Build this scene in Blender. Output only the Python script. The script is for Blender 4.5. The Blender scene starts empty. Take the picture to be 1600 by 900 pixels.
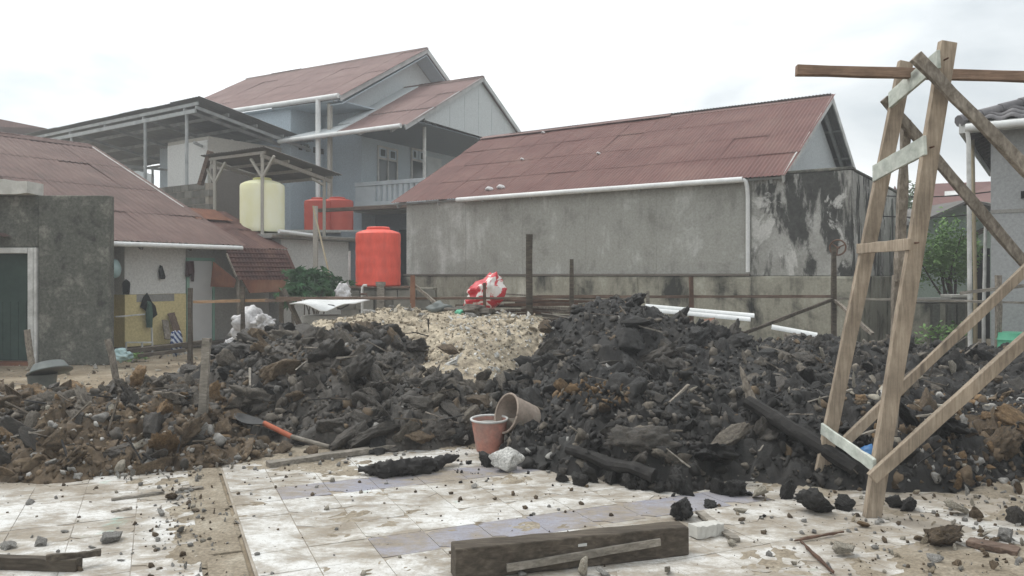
import bpy, math, random
import numpy as np
from mathutils import Vector, Matrix, Euler
random.seed(7)
rng = np.random.default_rng(7)
scene = bpy.context.scene
COL = scene.collection
R = math.radians

# ------------------------------------------------------------------ camera
FPX, HOR, CAMZ = 1230.0, 430.0, 1.6          # focal length in px of a 1600x900 frame, horizon row, eye height
cam = bpy.data.cameras.new('camera')
cam.sensor_width = 36.0
cam.lens = 36.0 * FPX / 1600.0
cam.shift_y = -(450.0 - HOR) / 1600.0
cam.clip_start, cam.clip_end = 0.05, 2000.0
camo = bpy.data.objects.new('camera', cam)
camo.location = (0, 0, CAMZ)
camo.rotation_euler = (R(90), 0, 0)
COL.objects.link(camo)
scene.camera = camo

# ------------------------------------------------------------------ sky, sun, exposure
SUN_EL, SUN_AZ = R(58), R(-62)               # sun high on the left, a little ahead, behind cloud
sunv = Vector((math.sin(SUN_AZ) * math.cos(SUN_EL), math.cos(SUN_AZ) * math.cos(SUN_EL), math.sin(SUN_EL)))
world = bpy.data.worlds.new('World')
scene.world = world
world.use_nodes = True
nt = world.node_tree
for n in list(nt.nodes): nt.nodes.remove(n)
def wn(t, **k):
    n = nt.nodes.new(t)
    for a, b in k.items(): setattr(n, a, b)
    return n
wo = wn('ShaderNodeOutputWorld'); bg = wn('ShaderNodeBackground'); bg.inputs['Strength'].default_value = 0.1
sky = wn('ShaderNodeTexSky', sky_type='NISHITA', sun_disc=False)
sky.sun_elevation = SUN_EL; sky.sun_rotation = SUN_AZ; sky.air_density = 1.2; sky.dust_density = 3.0
tc = wn('ShaderNodeTexCoord')
mp = wn('ShaderNodeMapping'); mp.inputs['Scale'].default_value = (1.0, 1.0, 2.6)
n1 = wn('ShaderNodeTexNoise'); n1.inputs['Scale'].default_value = 2.6; n1.inputs['Detail'].default_value = 7; n1.inputs['Roughness'].default_value = 0.52
n1.inputs['Distortion'].default_value = 0.35
r1 = wn('ShaderNodeValToRGB')
r1.color_ramp.elements[0].position = 0.33; r1.color_ramp.elements[0].color = (0.52, 0.565, 0.59, 1)
r1.color_ramp.elements[1].position = 0.62; r1.color_ramp.elements[1].color = (0.98, 1.0, 1.0, 1)
dt = wn('ShaderNodeVectorMath', operation='DOT_PRODUCT'); dt.inputs[1].default_value = sunv
mr = wn('ShaderNodeMapRange'); mr.inputs['From Min'].default_value = -0.35; mr.inputs['From Max'].default_value = 1.0
mr.inputs['To Min'].default_value = 6.8; mr.inputs['To Max'].default_value = 13.5
sc_ = wn('ShaderNodeVectorMath', operation='SCALE')
mx = wn('ShaderNodeMix', data_type='RGBA'); mx.inputs['Factor'].default_value = 0.90
L = nt.links.new
L(tc.outputs['Generated'], mp.inputs['Vector']); L(mp.outputs[0], n1.inputs['Vector']); L(n1.outputs[0], r1.inputs[0])
L(tc.outputs['Generated'], dt.inputs[0]); L(dt.outputs['Value'], mr.inputs[0])
L(r1.outputs[0], sc_.inputs[0]); L(mr.outputs[0], sc_.inputs['Scale'])
L(sky.outputs[0], mx.inputs['A']); L(sc_.outputs[0], mx.inputs['B'])
L(mx.outputs['Result'], bg.inputs['Color']); L(bg.outputs[0], wo.inputs[0])

sl = bpy.data.lights.new('sun', 'SUN'); sl.energy = 1.0; sl.angle = R(25); sl.color = (1.0, 0.97, 0.92)
so = bpy.data.objects.new('sun', sl); COL.objects.link(so)
so.rotation_euler = (-sunv).to_track_quat('-Z', 'Y').to_euler(); so.location = (0, 0, 30)

vs = scene.view_settings
vs.view_transform = 'Standard'; vs.look = 'None'; vs.gamma = 1.0; vs.use_curve_mapping = False; vs.exposure = 0.60
scene.render.engine = 'CYCLES'
scene.cycles.use_denoising = True
scene.cycles.max_bounces = 6; scene.cycles.diffuse_bounces = 3; scene.cycles.glossy_bounces = 2
scene.cycles.transmission_bounces = 3; scene.cycles.volume_bounces = 0; scene.cycles.caustics_reflective = False

# ------------------------------------------------------------------ placing helpers
def P(px, py, d): return Vector(((px - 800) / FPX * d, d, CAMZ + (HOR - py) / FPX * d))
def G(px, py):
    d = CAMZ * FPX / (py - HOR)
    return Vector(((px - 800) / FPX * d, d, 0.0))
def Z(py, d): return CAMZ + (HOR - py) / FPX * d
def X(px, d): return (px - 800) / FPX * d
UP = Vector((0, 0, 1))

BASE = {}                                    # world position of every object's origin
def wbase(o): return BASE[o.name] if o is not None else Vector((0, 0, 0))
def tag(o, label=None, cat=None, group=None, kind=None):
    if label: o['label'] = label
    if cat: o['category'] = cat
    if group: o['group'] = group
    if kind: o['kind'] = kind
    return o
def thing(name, label, cat, loc, group=None):
    o = bpy.data.objects.new(name, None); COL.objects.link(o)
    o.empty_display_size = 0.2
    o.location = loc; BASE[o.name] = Vector(loc)
    return tag(o, label, cat, group)

class MB:
    def __init__(s): s.v = []; s.f = []
    def add(s, vs, fs):
        k = len(s.v); s.v += [Vector(v) for v in vs]; s.f += [tuple(i + k for i in f) for f in fs]; return s
    def box(s, a, b):
        x0, y0, z0 = a; x1, y1, z1 = b
        return s.hexa([(x0,y0,z0),(x1,y0,z0),(x1,y1,z0),(x0,y1,z0)], [(x0,y0,z1),(x1,y0,z1),(x1,y1,z1),(x0,y1,z1)])
    def hexa(s, bot, top):
        return s.add(list(bot) + list(top), [(3,2,1,0),(4,5,6,7),(0,1,5,4),(1,2,6,5),(2,3,7,6),(3,0,4,7)])
    def beam(s, a, b, w, h, up=UP, w2=None, h2=None):
        a = Vector(a); b = Vector(b); t = (b - a).normalized()
        sd = t.cross(Vector(up))
        if sd.length < 1e-4: sd = t.cross(Vector((1, 0, 0)))
        sd.normalize(); u = sd.cross(t).normalized()
        w2 = w if w2 is None else w2; h2 = h if h2 is None else h2
        c = lambda p, ww, hh: [p - sd*ww/2 - u*hh/2, p + sd*ww/2 - u*hh/2, p + sd*ww/2 + u*hh/2, p - sd*ww/2 + u*hh/2]
        return s.hexa(c(a, w, h), c(b, w2, h2))
    def tube(s, pts, r, n=10, cap=True):
        pts = [Vector(p) for p in pts]; m = len(pts)
        rs = r if isinstance(r, (list, tuple)) else [r] * m
        k = len(s.v); prev = None
        for i, p in enumerate(pts):
            t = (pts[min(i+1, m-1)] - pts[max(i-1, 0)]).normalized()
            if prev is None:
                a = t.cross(UP)
                if a.length < 1e-3: a = t.cross(Vector((1, 0, 0)))
            else: a = prev - t * prev.dot(t)
            a.normalize(); prev = a; b = t.cross(a)
            for j in range(n):
                q = 2 * math.pi * j / n
                s.v.append(p + (a * math.cos(q) + b * math.sin(q)) * rs[i])
        for i in range(m - 1):
            for j in range(n):
                j2 = (j + 1) % n
                s.f.append((k+i*n+j, k+i*n+j2, k+(i+1)*n+j2, k+(i+1)*n+j))
        if cap:
            s.f.append(tuple(k + j for j in range(n))[::-1]); s.f.append(tuple(k + (m-1)*n + j for j in range(n)))
        return s
    def lathe(s, prof, c=(0,0,0), n=32):
        c = Vector(c); k = len(s.v); m = len(prof)
        for r, z in prof:
            for j in range(n):
                q = 2*math.pi*j/n; s.v.append(c + Vector((r*math.cos(q), r*math.sin(q), z)))
        for i in range(m-1):
            for j in range(n):
                j2 = (j+1) % n
                s.f.append((k+i*n+j, k+i*n+j2, k+(i+1)*n+j2, k+(i+1)*n+j))
        s.f.append(tuple(k+j for j in range(n))[::-1]); s.f.append(tuple(k+(m-1)*n+j for j in range(n)))
        return s
    def slab(s, quad, th, nrm=None):            # a quad given an own thickness along -normal
        q = [Vector(p) for p in quad]
        n_ = (q[1]-q[0]).cross(q[3]-q[0]).normalized() if nrm is None else Vector(nrm).normalized()
        return s.hexa([p - n_*th for p in q], q)
    def prism(s, poly, off):
        off = Vector(off); m = len(poly); a = [Vector(p) for p in poly]
        fs = [tuple(range(m))[::-1], tuple(range(m, 2*m))] + [(i, (i+1) % m, (i+1) % m + m, i+m) for i in range(m)]
        return s.add(a + [p + off for p in a], fs)
    def xf(s, M_, k0=0):
        for i in range(k0, len(s.v)): s.v[i] = M_ @ s.v[i]
        return s

def fixnormals(me):
    import bmesh
    bm = bmesh.new(); bm.from_mesh(me); bmesh.ops.recalc_face_normals(bm, faces=bm.faces); bm.to_mesh(me); bm.free()
def put(name, mb, mat, parent=None, smooth=False, bevel=0.0, origin=None, fix=True):
    """links what mb collected (world coordinates) as ONE mesh object"""
    if origin is None:
        if parent is not None: origin = wbase(parent)
        else:
            xs = [v.x for v in mb.v]; ys = [v.y for v in mb.v]; zs = [v.z for v in mb.v]
            origin = Vector(((min(xs)+max(xs))/2, (min(ys)+max(ys))/2, min(zs)))
    origin = Vector(origin)
    me = bpy.data.meshes.new(name)
    me.from_pydata([v - origin for v in mb.v], [], mb.f)
    if fix: fixnormals(me)
    me.materials.append(MAT[mat])
    o = bpy.data.objects.new(name, me); COL.objects.link(o)
    if parent is not None: o.parent = parent
    o.location = origin - wbase(parent); BASE[o.name] = origin
    if smooth: shade(o, smooth)
    if bevel:
        m = o.modifiers.new('b', 'BEVEL'); m.width = bevel; m.segments = 2; m.limit_method = 'ANGLE'; m.angle_limit = R(50)
    return o
def shade(o, ang):
    me = o.data
    me.polygons.foreach_set('use_smooth', [True] * len(me.polygons))
    if ang is not True:
        try: me.set_sharp_from_angle(angle=R(ang))
        except Exception: pass
def npmesh(name, v, f, mats, mi=None, smooth=False):
    me = bpy.data.meshes.new(name)
    v = np.asarray(v, np.float32); f = np.asarray(f, np.int32)
    me.vertices.add(len(v)); me.vertices.foreach_set('co', v.ravel())
    k = f.shape[1]
    me.loops.add(f.size); me.loops.foreach_set('vertex_index', f.ravel())
    me.polygons.add(len(f)); me.polygons.foreach_set('loop_start', np.arange(0, f.size, k, dtype=np.int32))
    if smooth: me.polygons.foreach_set('use_smooth', np.ones(len(f), bool))
    for m in mats: me.materials.append(MAT[m])
    if mi is not None: me.polygons.foreach_set('material_index', np.asarray(mi, np.int32))
    me.update(calc_edges=True); me.validate()
    return me
def inst(name, me, parent, loc, rot=None, scale=(1,1,1), mat=None):
    o = bpy.data.objects.new(name, me); COL.objects.link(o)
    if parent is not None: o.parent = parent
    o.location = Vector(loc) - wbase(parent); BASE[o.name] = Vector(loc)
    if rot is not None:
        if isinstance(rot, Matrix): o.rotation_euler = rot.to_euler()
        else: o.rotation_euler = rot
    o.scale = scale
    if mat:
        o.material_slots[0].link = 'OBJECT'; o.material_slots[0].material = MAT[mat]
    return o

# ------------------------------------------------------------------ numpy noise
def _h(i, j, k, s):
    n = (i * 374761393 + j * 668265263 + k * 2147483647 + s * 974634777) & 0xFFFFFFFF
    n = ((n ^ (n >> 13)) * 1274126177) & 0xFFFFFFFF
    n = ((n ^ (n >> 16)) * 2246822519) & 0xFFFFFFFF
    return ((n ^ (n >> 15)) & 0xFFFFFF) / float(0xFFFFFF) * 2 - 1
def vnoise(x, y, z, s=0):
    x = np.asarray(x, float); y = np.asarray(y, float); z = np.asarray(z, float) + 0 * x
    xi = np.floor(x).astype(np.int64); yi = np.floor(y).astype(np.int64); zi = np.floor(z).astype(np.int64)
    fx = x - xi; fy = y - yi; fz = z - zi
    fx = fx*fx*fx*(fx*(fx*6-15)+10); fy = fy*fy*fy*(fy*(fy*6-15)+10); fz = fz*fz*fz*(fz*(fz*6-15)+10)
    r = 0
    for a in (0, 1):
        for b in (0, 1):
            for c in (0, 1):
                r = r + _h(xi+a, yi+b, zi+c, s) * (fx if a else 1-fx) * (fy if b else 1-fy) * (fz if c else 1-fz)
    return r
def fbm(x, y, z=0.0, s=0, oct=4, gain=0.5, ridged=False):
    r = 0; a = 1.0
    x = np.asarray(x, float); y = np.asarray(y, float)
    for o in range(oct):
        n = vnoise(x * 2**o, y * 2**o, np.asarray(z, float) * 2**o, s + o * 17)
        if ridged: n = 1 - 2 * np.abs(n)
        r = r + a * n; a *= gain
    return r

# ------------------------------------------------------------------ materials
MAT = {}
class NT:
    def __init__(s, m):
        m.use_nodes = True; s.t = m.node_tree; s.t.nodes.clear()
        s.out = s.n('ShaderNodeOutputMaterial'); s.b = s.n('ShaderNodeBsdfPrincipled'); s.l(s.b.outputs[0], s.out.inputs[0])
    def n(s, t, **k):
        n = s.t.nodes.new(t)
        for a, b in k.items(): setattr(n, a, b)
        return n
    def l(s, a, b): s.t.links.new(a, b)
    def coord(s, world=False, stretch=(1,1,1), rot=(0,0,0), rnd=False):
        if world: c = s.n('ShaderNodeNewGeometry').outputs['Position']
        else: c = s.n('ShaderNodeTexCoord').outputs['Object']
        m = s.n('ShaderNodeMapping'); m.inputs['Scale'].default_value = stretch; m.inputs['Rotation'].default_value = rot
        s.l(c, m.inputs['Vector'])
        if rnd:
            oi = s.n('ShaderNodeObjectInfo'); ml = s.n('ShaderNodeMath', operation='MULTIPLY'); ml.inputs[1].default_value = 37.0
            s.l(oi.outputs['Random'], ml.inputs[0]); s.l(ml.outputs[0], m.inputs['Location'])
        return m.outputs[0]
    def noise(s, vec, scale, detail=6, rough=0.6, dist=0.0):
        n = s.n('ShaderNodeTexNoise'); n.inputs['Scale'].default_value = scale; n.inputs['Detail'].default_value = detail
        n.inputs['Roughness'].default_value = rough; n.inputs['Distortion'].default_value = dist
        s.l(vec, n.inputs['Vector']); return n.outputs[0]
    def ramp(s, fac, cols, interp='LINEAR'):
        r = s.n('ShaderNodeValToRGB'); e = r.color_ramp.elements; r.color_ramp.interpolation = interp
        while len(e) < len(cols): e.new(0.5)
        for i, (p, c) in enumerate(cols):
            e[i].position = p
            e[i].color = (c, c, c, 1) if isinstance(c, (int, float)) else (*c, 1)
        s.l(fac, r.inputs[0]); return r.outputs[0]
    def mix(s, fac, a, b, mode='MIX'):
        m = s.n('ShaderNodeMix', data_type='RGBA', blend_type=mode)
        for sock, v in ((m.inputs['Factor'], fac), (m.inputs['A'], a), (m.inputs['B'], b)):
            if isinstance(v, (int, float)): sock.default_value = v
            elif isinstance(v, tuple): sock.default_value = (*v, 1)
            else: s.l(v, sock)
        return m.outputs['Result']
    def math(s, op, a, b=0.0):
        m = s.n('ShaderNodeMath', operation=op)
        for i, v in enumerate((a, b)):
            if isinstance(v, (int, float)): m.inputs[i].default_value = v
            else: s.l(v, m.inputs[i])
        return m.outputs[0]
    def bump(s, h, strength=0.4, dist=0.01, chain=None):
        b = s.n('ShaderNodeBump'); b.inputs['Strength'].default_value = strength; b.inputs['Distance'].default_value = dist
        s.l(h, b.inputs['Height'])
        if chain is not None: s.l(chain, b.inputs['Normal'])
        s.l(b.outputs[0], s.b.inputs['Normal']); return b.outputs[0]
    def fin(s, col, rough=0.8, spec=0.3, metal=0.0):
        if isinstance(col, tuple): s.b.inputs['Base Color'].default_value = (*col, 1)
        else: s.l(col, s.b.inputs['Base Color'])
        if isinstance(rough, (int, float)): s.b.inputs['Roughness'].default_value = rough
        else: s.l(rough, s.b.inputs['Roughness'])
        s.b.inputs['Specular IOR Level'].default_value = spec; s.b.inputs['Metallic'].default_value = metal
def newmat(name):
    m = bpy.data.materials.new(name); MAT[name] = m; return NT(m)
def M(name, cols, scale=3.0, detail=6, nrough=0.6, rough=0.8, spec=0.3, bump=None, stretch=(1,1,1), rnd=False, world=False, metal=0.0, fine=None, vary=0.0, dist=0.0):
    """noise ramp colours + optional second fine mottling + per object value shift + bump"""
    t = newmat(name); c = t.coord(world, stretch, rnd=rnd)
    col = t.ramp(t.noise(c, scale, detail, nrough, dist), cols)
    if fine:
        fs, lo, hi = fine
        col = t.mix(1.0, col, t.ramp(t.noise(c, fs, 5, 0.65), [(0.3, lo), (0.7, hi)]), 'MULTIPLY')
    if vary:
        oi = t.n('ShaderNodeObjectInfo'); k = t.n('ShaderNodeMapRange')
        k.inputs['To Min'].default_value = 1 - vary; k.inputs['To Max'].default_value = 1 + vary
        t.l(oi.outputs['Random'], k.inputs[0])
        vm = t.n('ShaderNodeVectorMath', operation='SCALE'); t.l(col, vm.inputs[0]); t.l(k.outputs[0], vm.inputs['Scale']); col = vm.outputs[0]
    if bump:
        bs, st, di = bump; t.bump(t.noise(c, bs, 6, 0.65), st, di)
    t.fin(col, rough, spec, metal)
    return t

# soils
def soil(name, a, b, c, rough=0.75, spec=0.28, vary=0.25):
    t = newmat(name); w = t.coord(False, rnd=True)
    n1 = t.noise(w, 3.0, 8, 0.7); col = t.ramp(n1, [(0.3, a), (0.55, b), (0.75, c)])
    col = t.mix(1.0, col, t.ramp(t.noise(w, 10, 9, 0.78), [(0.34, 0.42), (0.5, 0.95), (0.66, 1.55)]), 'MULTIPLY')
    oi = t.n('ShaderNodeObjectInfo'); k = t.n('ShaderNodeMapRange'); k.inputs['To Min'].default_value = 1 - vary; k.inputs['To Max'].default_value = 1 + vary
    t.l(oi.outputs['Random'], k.inputs[0]); vm = t.n('ShaderNodeVectorMath', operation='SCALE'); t.l(col, vm.inputs[0]); t.l(k.outputs[0], vm.inputs['Scale'])
    b1 = t.bump(t.noise(w, 7, 9, 0.8), 0.8, 0.020)
    t.fin(vm.outputs[0], t.ramp(t.noise(w, 6, 3), [(0.35, rough - 0.12), (0.65, rough + 0.12)]), spec)
soil('peat_black', (0.008, 0.008, 0.006), (0.017, 0.015, 0.013), (0.036, 0.032, 0.026), spec=0.38, rough=0.62)
soil('clay_charcoal', (0.030, 0.027, 0.022), (0.063, 0.055, 0.046), (0.121, 0.105, 0.086), spec=0.38, rough=0.62)
soil('clay_grey', (0.066, 0.057, 0.047), (0.124, 0.108, 0.087), (0.211, 0.185, 0.149))
soil('clay_brown', (0.062, 0.045, 0.029), (0.121, 0.088, 0.056), (0.217, 0.164, 0.104))
soil('clay_ochre', (0.093, 0.059, 0.030), (0.186, 0.121, 0.063), (0.296, 0.203, 0.111))
soil('rubble_pale', (0.22, 0.195, 0.155), (0.34, 0.31, 0.255), (0.46, 0.43, 0.37), spec=0.2)
soil('rubble_grey', (0.19, 0.18, 0.165), (0.29, 0.28, 0.26), (0.40, 0.39, 0.37), spec=0.2)
soil('sand_tan', (0.235, 0.195, 0.145), (0.345, 0.295, 0.22), (0.45, 0.395, 0.305), spec=0.15)
soil('plaster_white', (0.42, 0.41, 0.38), (0.58, 0.57, 0.54), (0.68, 0.67, 0.64), spec=0.2, vary=0.05)
SOILS = ['peat_black', 'clay_charcoal', 'clay_grey', 'clay_brown', 'clay_ochre', 'rubble_pale', 'rubble_grey', 'sand_tan', 'plaster_white']
SI = {n: i for i, n in enumerate(SOILS)}

M('ground_dirt', [(0.3, (0.160, 0.125, 0.085)), (0.55, (0.290, 0.240, 0.175)), (0.75, (0.400, 0.350, 0.270))], 1.3, 9, 0.65, 0.95, 0.1, bump=(30, 0.6, 0.005), fine=(14, 0.7, 1.2))
M('dust', [(0.3, (0.17, 0.14, 0.10)), (0.5, (0.27, 0.23, 0.175)), (0.72, (0.40, 0.36, 0.29))], 3.5, 9, 0.7, 0.95, 0.1, bump=(60, 0.7, 0.003), fine=(45, 0.6, 1.25), world=True)
M('mortar', [(0.3, (0.230, 0.196, 0.155)), (0.7, (0.405, 0.365, 0.311))], 4, 8, 0.7, 0.95, 0.1, bump=(50, 0.6, 0.003), world=True)
def tilemat(name, base, amount, stain=None):
    t = newmat(name); w = t.coord(True, (1, 1, 1)); ws = t.coord(True, (1.0, 1.9, 1), rot=(0, 0, R(-10)))
    big = t.noise(w, 1.1, 6, 0.6); smear = t.noise(ws, 3.0, 10, 0.75, 0.3); fine = t.noise(w, 26, 7, 0.8)
    m = t.math('ADD', t.math('MULTIPLY', big, 0.75), t.math('MULTIPLY', smear, 0.9))
    m = t.math('ADD', m, t.math('MULTIPLY', fine, 0.45))
    mask = t.ramp(t.math('MULTIPLY', m, 0.5), [(0.515 - amount, 0.0), (0.555 - amount, 0.30), (0.59 - amount, 0.65), (0.64 - amount, 0.95)])
    m2 = t.n('ShaderNodeMapRange'); m2.inputs['From Min'].default_value = 0.0; m2.inputs['From Max'].default_value = 1.0
    oi = t.n('ShaderNodeObjectInfo'); kv = t.ramp(oi.outputs['Random'], [(0.0, 0.9), (1.0, 1.0)])
    basec = t.mix(1.0, base, kv, 'MULTIPLY')
    if stain:
        sn = t.noise(w, 1.7, 3, 0.5); basec = t.mix(t.ramp(sn, [(0.68, 0.0), (0.73, 0.75)]), basec, stain)
    veil = t.ramp(t.noise(w, 2.3, 6, 0.6), [(0.38, 0.02), (0.7, 0.32)])
    basec = t.mix(veil, basec, (0.46, 0.42, 0.355))
    dirt = t.ramp(fine, [(0.35, (0.16, 0.13, 0.095)), (0.6, (0.29, 0.25, 0.195))])
    spk = t.ramp(t.noise(w, 70, 3, 0.6), [(0.60, 0.0), (0.68, 0.7)])
    mask = t.mix(1.0, mask, spk, 'LIGHTEN')
    t.bump(m, 0.35, 0.002)
    t.fin(t.mix(mask, basec, dirt), t.ramp(mask, [(0.0, 0.38), (0.5, 0.9)]), 0.35)
tilemat('tile_white', (0.68, 0.68, 0.66), 0.055, (0.30, 0.62, 0.54))
tilemat('tile_cream', (0.67, 0.66, 0.63), 0.070, (0.32, 0.60, 0.52))
tilemat('tile_lavender', (0.25, 0.253, 0.31), 0.040)
# masonry
def wall(name, base, dark, pale, sc=0.7, lo=0.45, hi=0.62, streak=0.5, rough=0.92, sp=0.12, fn=(0.78, 1.14)):
    t = newmat(name); c = t.coord(False); cv = t.coord(False, (1.0, 1.0, 0.22))
    n = t.noise(c, sc, 9, 0.66, 0.4); v = t.noise(cv, 2.6, 8, 0.65)
    m = t.math('ADD', t.math('MULTIPLY', n, 1 - streak), t.math('MULTIPLY', v, streak))
    col = t.ramp(m, [(lo - sp, dark), (lo, base), (hi, base), (hi + sp, pale)])
    col = t.mix(1.0, col, t.ramp(t.noise(c, 24, 6, 0.7), [(0.3, fn[0]), (0.7, fn[1])]), 'MULTIPLY')
    t.bump(t.noise(c, 28, 7, 0.7), 0.4, 0.005); t.fin(col, rough, 0.12)
wall('wall_grey', (0.324, 0.321, 0.290), (0.211, 0.206, 0.182), (0.502, 0.505, 0.476), 0.9, 0.46, 0.51, 0.38, sp=0.10)
wall('wall_plinth', (0.297, 0.284, 0.230), (0.041, 0.041, 0.036), (0.486, 0.472, 0.405), 1.3, 0.50, 0.53, 0.45)
t = newmat('wall_stained'); c = t.coord(False); cv = t.coord(False, (1, 1, 0.32))
col = t.ramp(t.noise(c, 1.6, 8, 0.65), [(0.35, (0.26, 0.255, 0.23)), (0.65, (0.40, 0.395, 0.37))])
col = t.mix(t.ramp(t.noise(cv, 1.9, 8, 0.66, 0.4), [(0.47, 0.0), (0.53, 0.92)]), col, t.ramp(t.noise(c, 9, 5), [(0.3, (0.022, 0.022, 0.021)), (0.7, (0.06, 0.06, 0.056))]))
pv = t.n('ShaderNodeMapping'); pv.inputs['Location'].default_value = (5.3, 2.2, 9.1); pv.inputs['Scale'].default_value = (1, 1, 0.6); t.l(c, pv.inputs[0])
col = t.mix(t.ramp(t.noise(pv.outputs[0], 1.5, 8, 0.68, 0.4), [(0.56, 0.0), (0.60, 0.8)]), col, (0.55, 0.54, 0.51))
col = t.mix(1.0, col, t.ramp(t.noise(c, 22, 6, 0.7), [(0.3, 0.75), (0.7, 1.15)]), 'MULTIPLY')
t.bump(t.noise(c, 28, 7, 0.7), 0.4, 0.005); t.fin(col, 0.92, 0.12)
wall('wall_rough', (0.110, 0.112, 0.096), (0.050, 0.051, 0.045), (0.212, 0.210, 0.181), 2.6, 0.47, 0.53, 0.25, sp=0.09, fn=(0.55, 1.3))
wall('wall_blue', (0.486, 0.562, 0.618), (0.381, 0.448, 0.495), (0.600, 0.667, 0.714), 0.6, 0.38, 0.62, 0.5)
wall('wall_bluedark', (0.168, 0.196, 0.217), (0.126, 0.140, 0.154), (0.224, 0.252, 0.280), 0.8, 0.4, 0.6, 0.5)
wall('wall_white', (0.625, 0.625, 0.600), (0.450, 0.438, 0.413), (0.725, 0.725, 0.700), 0.8, 0.36, 0.62, 0.5)
wall('wall_gable', (0.537, 0.569, 0.575), (0.413, 0.425, 0.425), (0.625, 0.650, 0.650), 0.8, 0.4, 0.62, 0.7)
wall('wall_yellow', (0.635, 0.539, 0.283), (0.365, 0.320, 0.207), (0.730, 0.670, 0.471), 0.9, 0.40, 0.62, 0.4)
wall('wall_green', (0.446, 0.540, 0.472), (0.297, 0.365, 0.311), (0.567, 0.648, 0.581), 0.6, 0.4, 0.62, 0.5)
wall('wall_beige', (0.392, 0.370, 0.326), (0.261, 0.239, 0.210), (0.493, 0.478, 0.435), 0.8, 0.4, 0.62, 0.4)
wall('wall_brown', (0.154, 0.137, 0.119), (0.084, 0.076, 0.067), (0.224, 0.210, 0.182), 1.0, 0.42, 0.62, 0.5)
wall('wall_smooth', (0.341, 0.349, 0.349), (0.279, 0.279, 0.276), (0.419, 0.426, 0.426), 0.7, 0.40, 0.60, 0.4)
wall('concrete', (0.286, 0.280, 0.260), (0.156, 0.150, 0.130), (0.442, 0.429, 0.403), 2.0, 0.42, 0.6, 0.3)
M('concrete_block', [(0.3, (0.10, 0.095, 0.08)), (0.7, (0.22, 0.21, 0.185))], 4, 8, 0.65, 0.95, 0.1, bump=(40, 0.6, 0.003), rnd=True, vary=0.18)
M('concrete_pale', [(0.3, (0.405, 0.398, 0.365)), (0.7, (0.621, 0.608, 0.567))], 5, 8, 0.7, 0.95, 0.1, bump=(30, 0.8, 0.006))
# roofs
def roof(name, a, b, c, sc=0.8, rough=0.62):
    t = newmat(name); w = t.coord(True); wv = t.coord(False, (6, 0.7, 1), rnd=True)
    col = t.ramp(t.noise(w, sc, 8, 0.6), [(0.32, a), (0.5, b), (0.7, c)])
    col = t.mix(1.0, col, t.ramp(t.noise(wv, 3.0, 6, 0.65), [(0.3, 0.80), (0.7, 1.14)]), 'MULTIPLY')
    oi = t.n('ShaderNodeObjectInfo'); col = t.mix(1.0, col, t.ramp(oi.outputs['Random'], [(0.0, 0.97), (1.0, 1.025)]), 'MULTIPLY')
    t.fin(col, rough, 0.3)
roof('roof_maroon', (0.121, 0.048, 0.040), (0.149, 0.067, 0.056), (0.178, 0.094, 0.076))
roof('roof_oldmaroon', (0.092, 0.057, 0.048), (0.124, 0.074, 0.063), (0.156, 0.102, 0.086), 1.0, 0.75)
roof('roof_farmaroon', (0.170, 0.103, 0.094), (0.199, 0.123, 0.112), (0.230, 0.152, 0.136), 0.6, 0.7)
roof('roof_rust', (0.10, 0.04, 0.026), (0.17, 0.070, 0.040), (0.24, 0.125, 0.075), 1.6, 0.85)
roof('roof_darkrust', (0.055, 0.028, 0.025), (0.095, 0.045, 0.036), (0.15, 0.085, 0.066), 2.4, 0.8)
roof('roof_zinc', (0.150, 0.158, 0.158), (0.203, 0.210, 0.210), (0.270, 0.277, 0.270), 0.8, 0.6)
roof('roof_zincdark', (0.095, 0.088, 0.081), (0.128, 0.121, 0.111), (0.176, 0.162, 0.149), 0.8, 0.7)
roof('roof_slate', (0.10, 0.095, 0.10), (0.14, 0.135, 0.14), (0.20, 0.19, 0.19), 1.5, 0.6)
# wood, metal, plastic
def wood(name, a, b, c, grain=(1, 1, 1), rough=0.8, sc=6):
    t = newmat(name); w = t.coord(False, grain, rnd=True); wl = t.coord(False, (1, 1, 1), rnd=True)
    col = t.ramp(t.noise(w, sc, 7, 0.6, 0.5), [(0.3, a), (0.5, b), (0.72, c)])
    col = t.mix(1.0, col, t.ramp(t.noise(wl, 3.0, 6, 0.7), [(0.32, 0.62), (0.68, 1.18)]), 'MULTIPLY')
    vo = t.n('ShaderNodeTexVoronoi'); vo.inputs['Scale'].default_value = 0.9; t.l(w, vo.inputs['Vector']); col = t.mix(1.0, col, t.ramp(vo.outputs['Distance'], [(0.06, 0.38), (0.20, 1.0)]), 'MULTIPLY')
    t.bump(t.noise(w, sc * 4, 5, 0.6), 0.35, 0.0015); t.fin(col, rough, 0.2)
wood('wood_new', (0.234, 0.186, 0.138), (0.337, 0.275, 0.209), (0.433, 0.364, 0.282), (9, 9, 0.8))
wood('wood_beamnew', (0.156, 0.102, 0.072), (0.240, 0.162, 0.114), (0.324, 0.228, 0.168), (0.7, 9, 9))
wood('wood_weathered', (0.120, 0.102, 0.082), (0.228, 0.198, 0.162), (0.360, 0.324, 0.276), (6, 6, 3))
wood('wood_driftgrey', (0.15, 0.135, 0.11), (0.25, 0.225, 0.19), (0.36, 0.33, 0.285), (2, 8, 8))
wood('wood_dark', (0.045, 0.036, 0.028), (0.085, 0.070, 0.054), (0.14, 0.118, 0.092), (1.0, 9, 7))
wood('wood_rail', (0.090, 0.060, 0.046), (0.156, 0.108, 0.082), (0.240, 0.180, 0.138), (1.0, 8, 8))
wood('wood_plank', (0.28, 0.17, 0.095), (0.38, 0.24, 0.14), (0.46, 0.31, 0.19), (1.0, 8, 8))
wood('wood_celadon', (0.396, 0.429, 0.374), (0.517, 0.550, 0.495), (0.616, 0.627, 0.572), (2, 2, 5), sc=4)
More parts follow.
